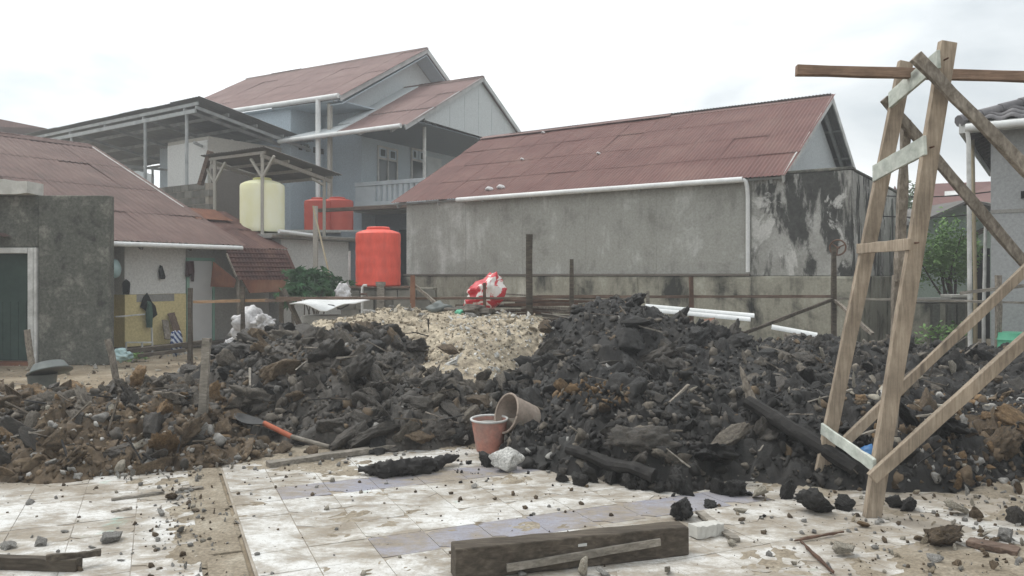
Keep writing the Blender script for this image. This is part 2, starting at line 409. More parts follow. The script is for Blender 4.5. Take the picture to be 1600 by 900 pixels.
M('charred', [(0.3, (0.010, 0.009, 0.009)), (0.55, (0.024, 0.022, 0.020)), (0.8, (0.07, 0.065, 0.06))], 7, 8, 0.7, 0.75, 0.3, bump=(30, 0.9, 0.006), stretch=(1, 2, 2))
M('rust_iron', [(0.3, (0.072, 0.042, 0.030)), (0.7, (0.168, 0.102, 0.072))], 9, 6, 0.6, 0.85, 0.2, rnd=True, vary=0.2)
M('orange_stake', [(0.3, (0.17, 0.085, 0.055)), (0.7, (0.26, 0.14, 0.09))], 6, 6, 0.6, 0.8, 0.2)
M('steel_grey', [(0.3, (0.255, 0.270, 0.270)), (0.7, (0.420, 0.435, 0.427))], 3, 5, 0.6, 0.7, 0.3)
M('white_paint', [(0.3, (0.60, 0.61, 0.60)), (0.65, (0.76, 0.77, 0.76))], 2.0, 6, 0.65, 0.55, 0.35, fine=(20, 0.9, 1.04))
M('white_dirty', [(0.32, (0.38, 0.38, 0.36)), (0.6, (0.62, 0.62, 0.60))], 3.0, 7, 0.65, 0.65, 0.3, fine=(18, 0.85, 1.06))
M('fascia', [(0.3, (0.375, 0.388, 0.388)), (0.65, (0.575, 0.587, 0.587))], 1.6, 7, 0.65, 0.8, 0.2)
M('frame_blue', [(0.3, (0.475, 0.525, 0.550)), (0.65, (0.600, 0.650, 0.675))], 2, 5, 0.6, 0.7, 0.3)
M('tank_orange', [(0.3, (0.72, 0.085, 0.050)), (0.65, (0.82, 0.115, 0.075))], 1.4, 6, 0.6, 0.50, 0.35, fine=(7, 0.78, 1.08), stretch=(1, 1, 0.35))
M('tank_grime', [(0.3, (0.1, 0.09, 0.08)), (0.7, (0.2, 0.18, 0.16))], 4)
M('tank_red', [(0.3, (0.40, 0.055, 0.035)), (0.65, (0.50, 0.085, 0.055))], 1.4, 6, 0.6, 0.5, 0.35)
M('tank_cream', [(0.3, (0.80, 0.78, 0.44)), (0.65, (0.88, 0.88, 0.68))], 1.6, 6, 0.6, 0.55, 0.3, stretch=(1, 1, 0.5))
M('tank_band', [(0.3, (0.52, 0.50, 0.20)), (0.65, (0.60, 0.58, 0.28))], 2, 5, 0.6, 0.6, 0.3)
M('bucket_salmon', [(0.28, (0.30, 0.23, 0.20)), (0.5, (0.44, 0.22, 0.175)), (0.7, (0.53, 0.225, 0.165))], 5, 7, 0.65, 0.75, 0.2, fine=(30, 0.8, 1.1))
M('bucket_tan', [(0.28, (0.20, 0.17, 0.14)), (0.5, (0.32, 0.26, 0.215)), (0.72, (0.38, 0.32, 0.27))], 5, 7, 0.65, 0.8, 0.2, fine=(30, 0.8, 1.1))
M('cement_grey', [(0.3, (0.17, 0.165, 0.15)), (0.7, (0.32, 0.31, 0.285))], 8, 7, 0.65, 0.9, 0.15, bump=(40, 0.5, 0.003))
M('tool_orange', [(0.3, (0.36, 0.10, 0.055)), (0.7, (0.48, 0.16, 0.09))], 8, 6, 0.6, 0.7, 0.25)
M('tool_iron', [(0.3, (0.02, 0.02, 0.02)), (0.7, (0.06, 0.058, 0.055))], 8, 6, 0.6, 0.5, 0.4)
M('plastic_greygreen', [(0.3, (0.10, 0.115, 0.11)), (0.7, (0.20, 0.215, 0.205))], 4, 6, 0.6, 0.6, 0.3)
M('glass_dark', [(0.3, (0.012, 0.030, 0.030)), (0.7, (0.03, 0.05, 0.052))], 1, 3, 0.5, 0.12, 0.5)
M('void_dark', [(0.3, (0.012, 0.013, 0.013)), (0.7, (0.025, 0.026, 0.026))], 1, 3, 0.5, 0.9, 0.1)
M('door_green', [(0.3, (0.022, 0.045, 0.038)), (0.7, (0.04, 0.072, 0.06))], 2, 6, 0.6, 0.7, 0.25, fine=(12, 0.85, 1.1))
M('door_white', [(0.3, (0.46, 0.46, 0.46)), (0.65, (0.56, 0.56, 0.555))], 1.2, 6, 0.6, 0.7, 0.25)
M('door_trim', [(0.3, (0.16, 0.30, 0.24)), (0.7, (0.26, 0.40, 0.33))], 3, 5, 0.6, 0.7, 0.25)
M('cloth_black', [(0.3, (0.012, 0.013, 0.013)), (0.7, (0.03, 0.032, 0.03))], 9, 4, 0.6, 0.95, 0.1)
M('cloth_green', [(0.3, (0.04, 0.085, 0.065)), (0.7, (0.08, 0.14, 0.11))], 9, 4, 0.6, 0.95, 0.1)
M('cloth_maroon', [(0.3, (0.03, 0.012, 0.014)), (0.7, (0.07, 0.028, 0.03))], 9, 4, 0.6, 0.95, 0.1)
M('plastic_white', [(0.35, (0.42, 0.41, 0.41)), (0.6, (0.66, 0.65, 0.65))], 7, 6, 0.6, 0.5, 0.35, fine=(25, 0.75, 1.1))
M('plastic_teal', [(0.3, (0.22, 0.34, 0.34)), (0.7, (0.40, 0.52, 0.52))], 4, 5, 0.6, 0.4, 0.4)
M('plastic_mint', [(0.3, (0.06, 0.32, 0.19)), (0.7, (0.12, 0.44, 0.28))], 4, 5, 0.6, 0.5, 0.4)
M('plastic_blue', [(0.3, (0.03, 0.12, 0.30)), (0.7, (0.06, 0.20, 0.42))], 4, 5, 0.6, 0.5, 0.4)
M('leaf_cassava', [(0.3, (0.040, 0.110, 0.048)), (0.7, (0.099, 0.209, 0.099))], 3, 4, 0.6, 0.7, 0.25, rnd=True)
M('leaf_bush', [(0.3, (0.119, 0.225, 0.071)), (0.7, (0.285, 0.451, 0.166))], 3, 4, 0.6, 0.7, 0.25)
M('leaf_far', [(0.3, (0.080, 0.128, 0.064)), (0.7, (0.160, 0.224, 0.120))], 3, 4, 0.6, 0.7, 0.25)
M('bark', [(0.3, (0.06, 0.05, 0.04)), (0.7, (0.14, 0.12, 0.095))], 9, 6, 0.6, 0.9, 0.15)
M('bamboo', [(0.3, (0.30, 0.25, 0.16)), (0.7, (0.42, 0.36, 0.25))], 4, 6, 0.6, 0.7, 0.25)
M('cable', [(0.3, (0.02, 0.02, 0.02)), (0.7, (0.03, 0.03, 0.03))], 4, 3, 0.5, 0.7, 0.2)
# printed plastic sack: red with white and pink print
t = newmat('sack_red'); c = t.coord(False, (1, 1, 1)); a = t.noise(c, 4.2, 4, 0.55, 1.0)
col = t.ramp(a, [(0.40, (0.50, 0.022, 0.035)), (0.49, (0.56, 0.035, 0.045)), (0.52, (0.74, 0.68, 0.64)), (0.66, (0.78, 0.74, 0.70)), (0.69, (0.52, 0.03, 0.05))], 'LINEAR')
t.bump(t.noise(c, 9, 5, 0.6), 0.5, 0.03); t.fin(col, 0.4, 0.4)
t = newmat('cloth_striped'); c = t.coord(False); wv = t.n('ShaderNodeTexWave', wave_type='BANDS', bands_direction='DIAGONAL'); wv.inputs['Scale'].default_value = 5.0
wv.inputs['Distortion'].default_value = 2.0; t.l(c, wv.inputs['Vector'])
t.fin(t.ramp(wv.outputs['Fac'], [(0.45, (0.03, 0.05, 0.13)), (0.55, (0.42, 0.45, 0.5))]), 0.9, 0.1)

# ================================================================== ground and tile floor
g = MB().add([(-150, -40, 0), (150, -40, 0), (150, 240, 0), (-150, 240, 0)], [(0, 1, 2, 3)])
ground = tag(put('ground', g, 'ground_dirt', origin=(0, 0, 0)), kind='structure')

TA = Vector((-0.4095, 0.9124, 0)); TB = Vector((0.9124, 0.4095, 0)); TO = Vector((-0.7238, 4.403, 0)); TW = 0.35
def T(a, b, z=0.0): return TO + TA * a + TB * b + UP * z
bed = MB().slab([T(-1.6, -0.68, 0.0155), T(-1.6, 4.6, 0.0155), T(3.6, 4.6, 0.0155), T(3.6, -0.68, 0.0155)], 0.013)
floor = tag(put('tiled_floor', bed, 'mortar', origin=(0, 0, 0)), kind='structure')
bed2 = MB().slab([T(-1.6, -4.6, 0.0165), T(-1.6, -0.93, 0.0165), T(2.9, -0.93, 0.0165), T(2.9, -4.6, 0.0165)], 0.014)
floor2 = tag(put('tiled_floor', bed2, 'mortar', origin=(0, 0, 0)), kind='structure')
def tile_mesh(name, w, l, mat):
    b = MB().box((-w/2, -l/2, 0), (w/2, l/2, 0.012))
    me = bpy.data.meshes.new(name); me.from_pydata(b.v, [], b.f); fixnormals(me); me.materials.append(MAT[mat]); return me
tm = {m: tile_mesh('tile', TW - 0.004, TW - 0.004, m) for m in ('tile_white', 'tile_cream', 'tile_lavender')}
tcut = tile_mesh('tile', 0.31, TW - 0.006, 'tile_white')
def chipped(mat, seed):
    r_ = random.Random(seed); h_ = (TW - 0.004) / 2; pts = []
    for (cx, cy) in ((-h_, -h_), (h_, -h_), (h_, h_), (-h_, h_)):
        if r_.random() < 0.55:
            a_ = r_.uniform(0.02, 0.11); b_ = r_.uniform(0.02, 0.09); sx_, sy_ = (1 if cx < 0 else -1), (1 if cy < 0 else -1)
            p1 = (cx + sx_ * a_, cy); p2 = (cx + sx_ * a_ * r_.uniform(0.3, 0.7), cy + sy_ * b_ * r_.uniform(0.3, 0.8)); p3 = (cx, cy + sy_ * b_)
            pts += [p3, p2, p1] if (cx < 0) == (cy < 0) else [p1, p2, p3]
        else: pts.append((cx, cy))
    b = MB().prism([(x, y, 0) for x, y in pts], (0, 0, 0.012)); me = bpy.data.meshes.new('tile'); me.from_pydata(b.v, [], b.f); fixnormals(me); me.materials.append(MAT[mat]); return me
tch = {m: [chipped(m, 11 * i + 3) for i in range(5)] for m in tm}
trot = Matrix((TB, TA, UP)).transposed()
for r in range(-4, 10):
    for c in range(-2, 12):
        a = (r + 0.5) * TW; b = (c + 0.5) * TW
        p = T(a, b)
        if p.y < 3.4 or p.y > 7.9 or p.x > 3.4: continue
        far = (p.x - 1.3) * 0.9 + max(0, 4.6 - p.y) * 0.5
        if p.x > 2.3 and random.random() < 0.2 + 0.15 * far: continue
        if random.random() < 0.006: continue
        lav = (r == 0 and 0 <= c <= 7) or (r == 4 and -1 <= c <= 5)
        me = tcut if c == -2 else tm['tile_lavender' if lav else ('tile_cream' if random.random() < 0.3 or p.x > 0.9 else 'tile_white')]
        if c != -2 and random.random() < 0.3: me = random.choice(tch[me.materials[0].name])
        q = T(a, b + (0.016 if c == -2 else 0), 0.0065 + random.uniform(0, 0.002))
        e = (trot @ Euler((random.gauss(0, 0.003), random.gauss(0, 0.003), random.gauss(0, 0.004))).to_matrix())
        inst('tile', me, floor, q, e)
for r in range(-4, 8):
    for c in range(-11, 0):
        a = (r + 0.5) * TW; b = -0.93 + (c + 0.5) * TW
        p = T(a, b)
        if p.y < 3.3 or p.y > 6.9 or p.x < -5.2: continue
        if random.random() < 0.006: continue
        e = (trot @ Euler((random.gauss(0, 0.004), random.gauss(0, 0.004), random.gauss(0, 0.004))).to_matrix())
        inst('tile', (tm['tile_white'] if random.random() < 0.7 else random.choice(tch['tile_cream'])), floor2, T(a, b, 0.0075 + random.uniform(0, 0.002)), e)
# low concrete threshold between the two floors
th = MB(); prev = None
for (a0, a1) in ((-1.55, -0.62), (-0.60, 0.42), (0.45, 1.32), (1.36, 2.7)):
    th.hexa([T(a0, -0.905), T(a0, -0.70), T(a1, -0.70), T(a1, -0.905)], [T(a0, -0.90, 0.021), T(a0, -0.705, 0.020), T(a1, -0.705, 0.020), T(a1, -0.90, 0.021)])
tag(put('concrete_threshold', th, 'dust', origin=(0, 0, 0), bevel=0.006), kind='structure')

# loose dirt lying over the floor: a low uneven sheet that comes up through the tiles in patches
def dirt_height(x, y):
    n = fbm(x * 1.1, y * 2.0, 0, 3, 5, 0.55)
    a = (x - TO.x) * TA.x + (y - TO.y) * TA.y; b = (x - TO.x) * TB.x + (y - TO.y) * TB.y
    cov = -0.95 + 0 * x
    cov = cov + 1.0 * np.exp(-((b + 0.98) / 0.20) ** 2) * np.clip(1.3 - (a + 0.6) * 0.25, 0, 1.3)   # along the threshold
    cov = cov + np.clip((x - 0.9) * 0.55, 0, 1.3)                                                   # thickens to the right
    cov = cov + np.clip((4.75 - y) * 1.3, 0, 1) * np.clip((x - 0.2) * 1.2, 0, 1)                     # in front of the timber
    cov = cov + np.clip((y - 6.1) * 0.8, 0, 1.1)                                                    # towards the heaps
    cov = cov + np.clip((y - 5.6) * 0.5, 0, .6) * np.clip((-x - 1) * 1, 0, 1)
    f = fbm(x * 9, y * 9, 0, 9, 4, 0.6)
    return 0.0185 + 0.018 * (cov + 0.75 * n) + 0.007 * f + 0.004 * fbm(x * 31, y * 31, 0, 19, 2, 0.6)
xs = np.arange(-5.2, 6.6, 0.03); ys = np.arange(3.2, 9.2, 0.03)
gx, gy = np.meshgrid(xs, ys); hz = np.maximum(dirt_height(gx, gy), 0.003)
nx, ny = len(xs), len(ys); ii = np.arange(nx * ny).reshape(ny, nx)
qf = np.stack([ii[:-1, :-1], ii[:-1, 1:], ii[1:, 1:], ii[1:, :-1]], -1).reshape(-1, 4)
inside = (hz.ravel()[qf].max(1) > 0.0158)
me = npmesh('loose_dirt', np.stack([gx.ravel(), gy.ravel(), hz.ravel()], 1), qf[inside], ['dust'], smooth=True)
dirt = inst('loose_dirt', me, None, (0, 0, 0)); tag(dirt, 'loose tan dirt and dust lying over the floor tiles', 'dirt', kind='stuff')
def floor_z(x, y): return max(0.019, float(dirt_height(np.array([x]), np.array([y]))[0]))

# ================================================================== roof sheets
def corr_mesh(name, w, l, pitch, amp, mat, sub=4):
    n = max(2, int(round(w / pitch))) * sub + 1
    v = []; f = []
    for j, y in enumerate((0.0, l)):
        for i in range(n):
            x = w * i / (n - 1); v.append((x, y, amp * math.cos(2 * math.pi * i / sub) + (0.0)))
    for i in range(n - 1): f.append((i, i + 1, n + i + 1, n + i))
    me = bpy.data.meshes.new(name); me.from_pydata(v, [], f); me.materials.append(MAT[mat])
    me.polygons.foreach_set('use_smooth', [True] * len(f)); return me
def sheets(parent, o, a, s, W, Lg, cols, rows, pitch, amp, mat, jit=0.012, name='roof_sheet', alt=None, altp=0.0):
    """rows x cols lapped corrugated sheets: o eave start, a along the eave, s up the slope"""
    a = Vector(a).normalized(); s = Vector(s).normalized(); n = a.cross(s).normalized()
    if n.z < 0: n = -n; 
    m = Matrix((a, s, n)).transposed()
    if m.determinant() < 0: m = Matrix((a, s, -n)).transposed(); sgn = -1
    else: sgn = 1
    cw = W / cols; rl = Lg / rows
    pitch = cw / max(1, round(cw / pitch))
    me = corr_mesh(name, cw + pitch, rl + 0.10, pitch, amp, mat)
    me2 = corr_mesh(name, cw + pitch, rl + 0.10, pitch, amp, alt) if alt else None
    for r in range(rows):
        for c in range(cols):
            p = Vector(o) + a * (c * cw) + s * (r * rl - 0.02 + random.uniform(-1, 1) * jit * 1.2) + n * (0.006 + (c % 2) * 0.0025)
            tilt = Euler((-sgn * (0.004 + 0.012 * random.random() ** 3), 0, 0)).to_matrix()
            # each sheet's lower end rides over the one below
            p = p + n * 0.018
            inst(name, me2 if (alt and random.random() < altp) else me, parent, p, m @ tilt)

class F:
    def __init__(s, o, u): s.o = Vector((o[0], o[1], 0)); s.u = Vector((u[0], u[1], 0)).normalized(); s.v = Vector((-s.u.y, s.u.x, 0))
    def __call__(s, u, v, z): return s.o + s.u * u + s.v * v + UP * z
    def box(s, mb, u0, u1, v0, v1, z0, z1):
        return mb.hexa([s(u0,v0,z0), s(u1,v0,z0), s(u1,v1,z0), s(u0,v1,z0)], [s(u0,v0,z1), s(u1,v0,z1), s(u1,v1,z1), s(u0,v1,z1)])

# ================================================================== long grey shed with the maroon roof
W = F((-2.68, 20.0), (0.8213, -0.5704))
shed = thing('storage_shed', 'long grey rendered shed with maroon corrugated roof behind the heaps', 'shed', W(5, 3.7, 0))
b = MB(); W.box(b, 0.0, 8.80, 0.0, 7.4, 1.58, 3.40); put('wall', b, 'wall_grey', shed)
b = MB()
for u in (1.9, 3.55, 5.2, 6.85): W.box(b, u, u + 0.009, -0.003, 0.02, 1.66, 3.38)
put('wall_joint', b, 'concrete', shed)
b = MB(); W.box(b, -0.02, 10.64, -0.07, 7.4, 0.0, 1.58)
for u in (0.0, 2.45, 4.7, 6.2, 8.55, 10.35): W.box(b, u, u + 0.28, -0.10, -0.05, 0.0, 1.56)
put('plinth', b, 'wall_plinth', shed, bevel=0.02)
b = MB(); W.box(b, -0.02, 8.8, -0.10, 0.0, 1.585, 1.63); put('ledge', b, 'wall_brown', shed, bevel=0.008)
b = MB(); W.box(b, 8.805, 10.60, -0.02, 0.22, 1.585, 3.47); W.box(b, 10.36, 10.597, 0.225, 6.2, 1.585, 3.46); put('parapet_wall', b, 'wall_stained', shed, bevel=0.015)
b = MB(); W.box(b, 8.80, 10.62, -0.035, 0.24, 3.475, 3.53); W.box(b, 10.34, 10.61, 0.245, 6.2, 3.465, 3.52); put('parapet_coping', b, 'wall_rough', shed, bevel=0.015)
# rusty valve wheel and pipe on the stained wall
vp = P(1311, 387, 14.02); wd = -W.v
b = MB()
ring = [vp + wd * 0.10 + (W.u * math.cos(q) + UP * math.sin(q)) * 0.135 for q in [2 * math.pi * i / 20 for i in range(21)]]
b.tube(ring, 0.016, 6)
for q in (0.4, 2.5, 4.6): b.tube([vp + wd * 0.10, vp + wd * 0.10 + (W.u * math.cos(q) + UP * math.sin(q)) * 0.135], 0.012, 6)
b.tube([vp + wd * 0.0, vp + wd * 0.12], 0.022, 8)
put('valve_wheel', b, 'rust_iron', shed, smooth=40)
EZ, RZ = 3.43, 5.62; EV, RV = -0.16, 3.72
U0, U1 = -0.36, 9.42
roofp = MB()
for u in [U0 + 0.1 + i * 1.35 for i in range(8)]:
    roofp.beam(W(u, EV + 0.1, EZ - 0.07), W(u, RV, RZ - 0.09), 0.05, 0.10)
    roofp.beam(W(u, 2 * RV - EV - 0.1, EZ - 0.07), W(u, RV, RZ - 0.09), 0.05, 0.10)
for k in range(5):
    f_ = k / 4.0
    roofp.beam(W(U0, EV + 0.1 + f_ * (RV - EV - 0.2), EZ - 0.02 + f_ * (RZ - EZ - 0.08)), W(U1, EV + 0.1 + f_ * (RV - EV - 0.2), EZ - 0.02 + f_ * (RZ - EZ - 0.08)), 0.05, 0.04)
    roofp.beam(W(U0, 2 * RV - EV - 0.1 - f_ * (RV - EV - 0.2), EZ - 0.02 + f_ * (RZ - EZ - 0.08)), W(U1, 2 * RV - EV - 0.1 - f_ * (RV - EV - 0.2), EZ - 0.02 + f_ * (RZ - EZ - 0.08)), 0.05, 0.04)
roof_o = put('roof', roofp, 'steel_grey', shed)
sl_ = math.hypot(RV - EV, RZ - EZ); sdir = W.v * (RV - EV) + UP * (RZ - EZ)
sheets(roof_o, W(U0, EV, EZ), W.u, sdir, U1 - U0, sl_, 12, 4, 0.078, 0.011, 'roof_maroon', 0.012, alt='roof_darkrust', altp=0.0)
sdir2 = -W.v * (RV - EV) + UP * (RZ - EZ)
sheets(roof_o, W(U1, 2 * RV - EV, EZ), -W.u, sdir2, U1 - U0, sl_, 9, 3, 0.078, 0.011, 'roof_zinc', 0.01)
b = MB()
for (ua, ub, dz) in ((U0, 5.6, 0.075), (5.55, U1 + 0.02, 0.03)):
    b.prism([W(ua, RV - 0.16, RZ - 0.085 + dz), W(ua, RV, RZ + dz), W(ua, RV + 0.16, RZ - 0.085 + dz), W(ua, RV + 0.16, RZ - 0.10 + dz), W(ua, RV, RZ - 0.02 + dz), W(ua, RV - 0.16, RZ - 0.10 + dz)], W.u * (ub - ua))
put('ridge_cap', b, 'roof_farmaroon', roof_o)
b = MB(); b.prism([W(9.02, 0.3, EZ + 0.04), W(9.02, 2 * RV - 0.3, EZ + 0.04), W(9.02, RV, RZ - 0.22)], W.u * 0.06); put('gable_board', b, 'wall_gable', shed)
b = MB()
for sg in (0, 1):
    va = EV if sg == 0 else 2 * RV - EV
    b.beam(W(U1 + 0.015, va, EZ - 0.06), W(U1 + 0.015, RV, RZ - 0.06), 0.025, 0.15)
put('verge_board', b, 'white_dirty', roof_o)
b = MB(); gz = EZ - 0.02
b.tube([W(1.78, EV - 0.02, gz - 0.01), W(5, EV - 0.02, gz - 0.0), W(8.70, EV - 0.02, gz)], 0.055, 12)
put('gutter', b, 'white_paint', shed, smooth=40)
b = MB(); b.tube([W(8.70, EV - 0.02, gz), W(8.75, EV, gz - 0.03), W(8.765, EV + 0.03, gz - 0.12), W(8.765, -0.075, gz - 0.3), W(8.765, -0.075, 1.66)], 0.040, 12)
put('downpipe', b, 'white_paint', shed, smooth=40)
for (px, py, dd) in ((765, 299, 0), (783, 296, 0), (849, 210, 0), (935, 243, 0), (816, 252, 0)):
    # litter caught on the roof: intersect view ray with the roof plane
    n_ = W.u.cross(sdir).normalized(); ray = P(px, py, 1.0) - Vector((0, 0, CAMZ)); o_ = Vector((0, 0, CAMZ))
    k = (W(U0, EV, EZ) - o_).dot(n_) / ray.dot(n_); q = o_ + ray * k + UP * 0.05
    r_ = 0.07 if py > 290 else 0.035
    b = MB(); b.tube([q - W.u * r_ * 1.6, q - W.u * r_ * 0.6 + UP * 0.02, q + W.u * r_ * 0.7, q + W.u * r_ * 1.5 - UP * 0.01], [r_ * 0.4, r_ * 0.8, r_ * 0.7, r_ * 0.3], 7)
    lb = {765: 'white scrap on the shed roof above the start of its gutter', 783: 'white scrap on the shed roof second from its left corner', 849: 'tiny white scrap high on the shed roof near the ridge',
          935: 'tiny white scrap halfway up the shed roof', 816: 'tiny white scrap on the left part of the shed roof'}[px]
    tag(put('litter_scrap', b, 'plastic_white', smooth=60), lb, 'litter', 'white scraps caught on the shed roof')

# ================================================================== two storey blue grey house
E = F((-5.66, 25.77), (0.873, -0.488))
house = thing('two_storey_house', 'pale blue two storey house with faded maroon gable roofs and upper porch', 'house', E(-2, 4, 0))
EEZ, ERZ, ERV = 7.47, 10.22, 4.85
b = MB(); E.box(b, -9.3, -2.40, 0.25, 9.3, 0.0, 7.36); E.box(b, -2.395, -0.62, 1.87, 9.3, 0.0, 7.62)
put('wall', b, 'wall_blue', house)
b = MB(); b.prism([E(-0.617, 0.55, 7.40), E(-0.617, 9.2, 7.40), E(-0.617, ERV, ERZ - 0.22)], -E.u * 0.12); put('gable_wall', b, 'wall_gable', house)
b = MB(); b.slab([E(-9.4, 0.0, EEZ - 0.10), E(-0.05, 0.0, EEZ - 0.10), E(-0.05, 1.86, EEZ - 0.06), E(-9.4, 1.86, EEZ - 0.06)], 0.04); put('soffit', b, 'wall_blue', house)
b = MB()
for i in range(4):
    v = 0.62 + 0.36 * i; E.box(b, -2.45, -2.392, v, v + 0.17, 5.98, 6.18)
put('vent', b, 'void_dark', house)
rp = MB(); 
for k in (0, 1):
    va = 0.0 if k == 0 else 2 * ERV
    for u in (-9.4, -6, -3, -0.25): rp.beam(E(u, va, EEZ - 0.12), E(u, ERV, ERZ - 0.12), 0.06, 0.12)
er = put('roof', rp, 'steel_grey', house)
esl = math.hypot(ERV, ERZ - EEZ)
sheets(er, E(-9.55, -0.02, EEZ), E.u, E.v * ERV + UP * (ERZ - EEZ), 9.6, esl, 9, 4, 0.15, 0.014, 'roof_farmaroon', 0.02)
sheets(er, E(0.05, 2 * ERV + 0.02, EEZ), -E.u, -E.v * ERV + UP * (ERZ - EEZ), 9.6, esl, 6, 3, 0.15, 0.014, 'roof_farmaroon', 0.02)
b = MB(); b.prism([E(-9.55, ERV - 0.2, ERZ - 0.07), E(-9.55, ERV, ERZ + 0.07), E(-9.55, ERV + 0.2, ERZ - 0.07), E(-9.55, ERV, ERZ + 0.02)], E.u * 9.62); put('ridge_cap', b, 'roof_oldmaroon', er)
b = MB()
for va in (-0.03, 2 * ERV + 0.03): b.beam(E(0.07, va, EEZ - 0.09), E(0.07, ERV, ERZ - 0.07), 0.04, 0.17)
put('verge_board', b, 'fascia', er)
b = MB()
for va in (0.1, 2 * ERV - 0.1): b.slab([E(-0.6, va, EEZ - 0.22), E(0.04, va, EEZ - 0.22), E(0.04, ERV, ERZ - 0.24), E(-0.6, ERV, ERZ - 0.24)], 0.03)
put('verge_soffit', b, 'wall_blue', er)
b = MB(); b.tube([E(-9.4, -0.10, EEZ - 0.02), E(0.06, -0.10, EEZ - 0.02)], 0.085, 10); put('gutter', b, 'white_paint', house, smooth=40)
b = MB(); b.tube([E(-0.82, -0.10, EEZ - 0.05), E(-0.82, -0.10, 3.5)], 0.085, 10); put('downpipe', b, 'white_paint', house, smooth=40)
b = MB(); b.tube([E(-5.1, 0.06, EEZ - 0.05), E(-5.1, 0.06, 6.0)], 0.06, 8); put('downpipe', b, 'white_paint', house, smooth=40)
b = MB(); E.box(b, -0.60, -0.48, 0.10, 0.22, 3.4, 7.3); put('porch_post', b, 'wall_beige', house)
# lower wing over the porch
PZ, PRZ, PV, PRV, PU0, PU1 = 6.22, 8.68, -0.22, 4.35, -2.3, 2.84
rp = MB()
for k in (0, 1):
    va = PV if k == 0 else 2 * PRV - PV
    for u in (-0.5, 1.0, 2.3): rp.beam(E(u, va, PZ - 0.12), E(u, PRV, PRZ - 0.12), 0.06, 0.12)
pr = put('porch_roof', rp, 'steel_grey', house)
psl = math.hypot(PRV - PV, PRZ - PZ)
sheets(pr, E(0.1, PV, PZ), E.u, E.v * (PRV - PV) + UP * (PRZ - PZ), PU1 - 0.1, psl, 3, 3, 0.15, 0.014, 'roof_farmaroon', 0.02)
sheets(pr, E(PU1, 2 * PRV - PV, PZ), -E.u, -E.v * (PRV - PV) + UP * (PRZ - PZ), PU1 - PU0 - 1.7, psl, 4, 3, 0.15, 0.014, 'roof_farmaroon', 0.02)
b = MB(); b.prism([E(-0.6, PRV - 0.2, PRZ - 0.07), E(-0.6, PRV, PRZ + 0.07), E(-0.6, PRV + 0.2, PRZ - 0.07), E(-0.6, PRV, PRZ + 0.02)], E.u * 3.48); put('ridge_cap', b, 'roof_oldmaroon', pr)
b = MB()
for va in (PV - 0.03, 2 * PRV - PV + 0.03): b.beam(E(PU1 + 0.03, va, PZ - 0.08), E(PU1 + 0.03, PRV, PRZ - 0.06), 0.04, 0.15)
put('verge_board', b, 'fascia', pr)
b = MB(); b.prism([E(2.74, 0.97, 6.58), E(2.74, 7.73, 6.58), E(2.74, 7.73, 6.76), E(2.74, PRV, PRZ - 0.10), E(2.74, 0.97, 6.76)], -E.u * 0.05)
gb = put('porch_gable', b, 'wall_gable', house)
b = MB()
for v in np.arange(2.4, 6.9, 0.92): E.box(b, 2.741, 2.748, v, v + 0.022, 6.60, PRZ - 0.30 - abs(v - PRV) * 0.56)
put('cover_strip', b, 'wall_gable', gb)
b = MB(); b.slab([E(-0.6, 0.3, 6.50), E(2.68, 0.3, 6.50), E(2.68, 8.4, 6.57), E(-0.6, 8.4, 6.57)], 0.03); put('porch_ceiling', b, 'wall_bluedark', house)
b = MB(); b.slab([E(-0.6, 0.6, PZ + 0.48), E(0.14, 0.6, PZ + 0.48), E(0.14, PRV, PRZ + 0.05), E(-0.6, PRV, PRZ + 0.05)], 0.04); b.slab([E(PU0, PV, PZ + 0.03), E(0.14, PV, PZ + 0.03), E(0.14, 0.6, PZ + 0.47), E(PU0, 0.6, PZ + 0.30)], 0.04); put('flashing', b, 'wall_gable', pr)
b = MB(); b.tube([E(PU0 - 0.1, PV - 0.08, PZ - 0.09), E(PU1 - 0.1, PV - 0.08, PZ - 0.03)], 0.075, 10); put('gutter', b, 'white_paint', house, smooth=40)
for v in (1.5, 4.9):
    b = MB(); b.tube([E(2.34, v, 3.95), E(2.34, v, 6.72)], 0.06, 10); put('porch_post', b, 'white_dirty', house, smooth=40)
b = MB(); E.box(b, -0.615, 2.75, 1.35, 9.0, 3.78, 3.98); put('balcony_slab', b, 'wall_beige', house)
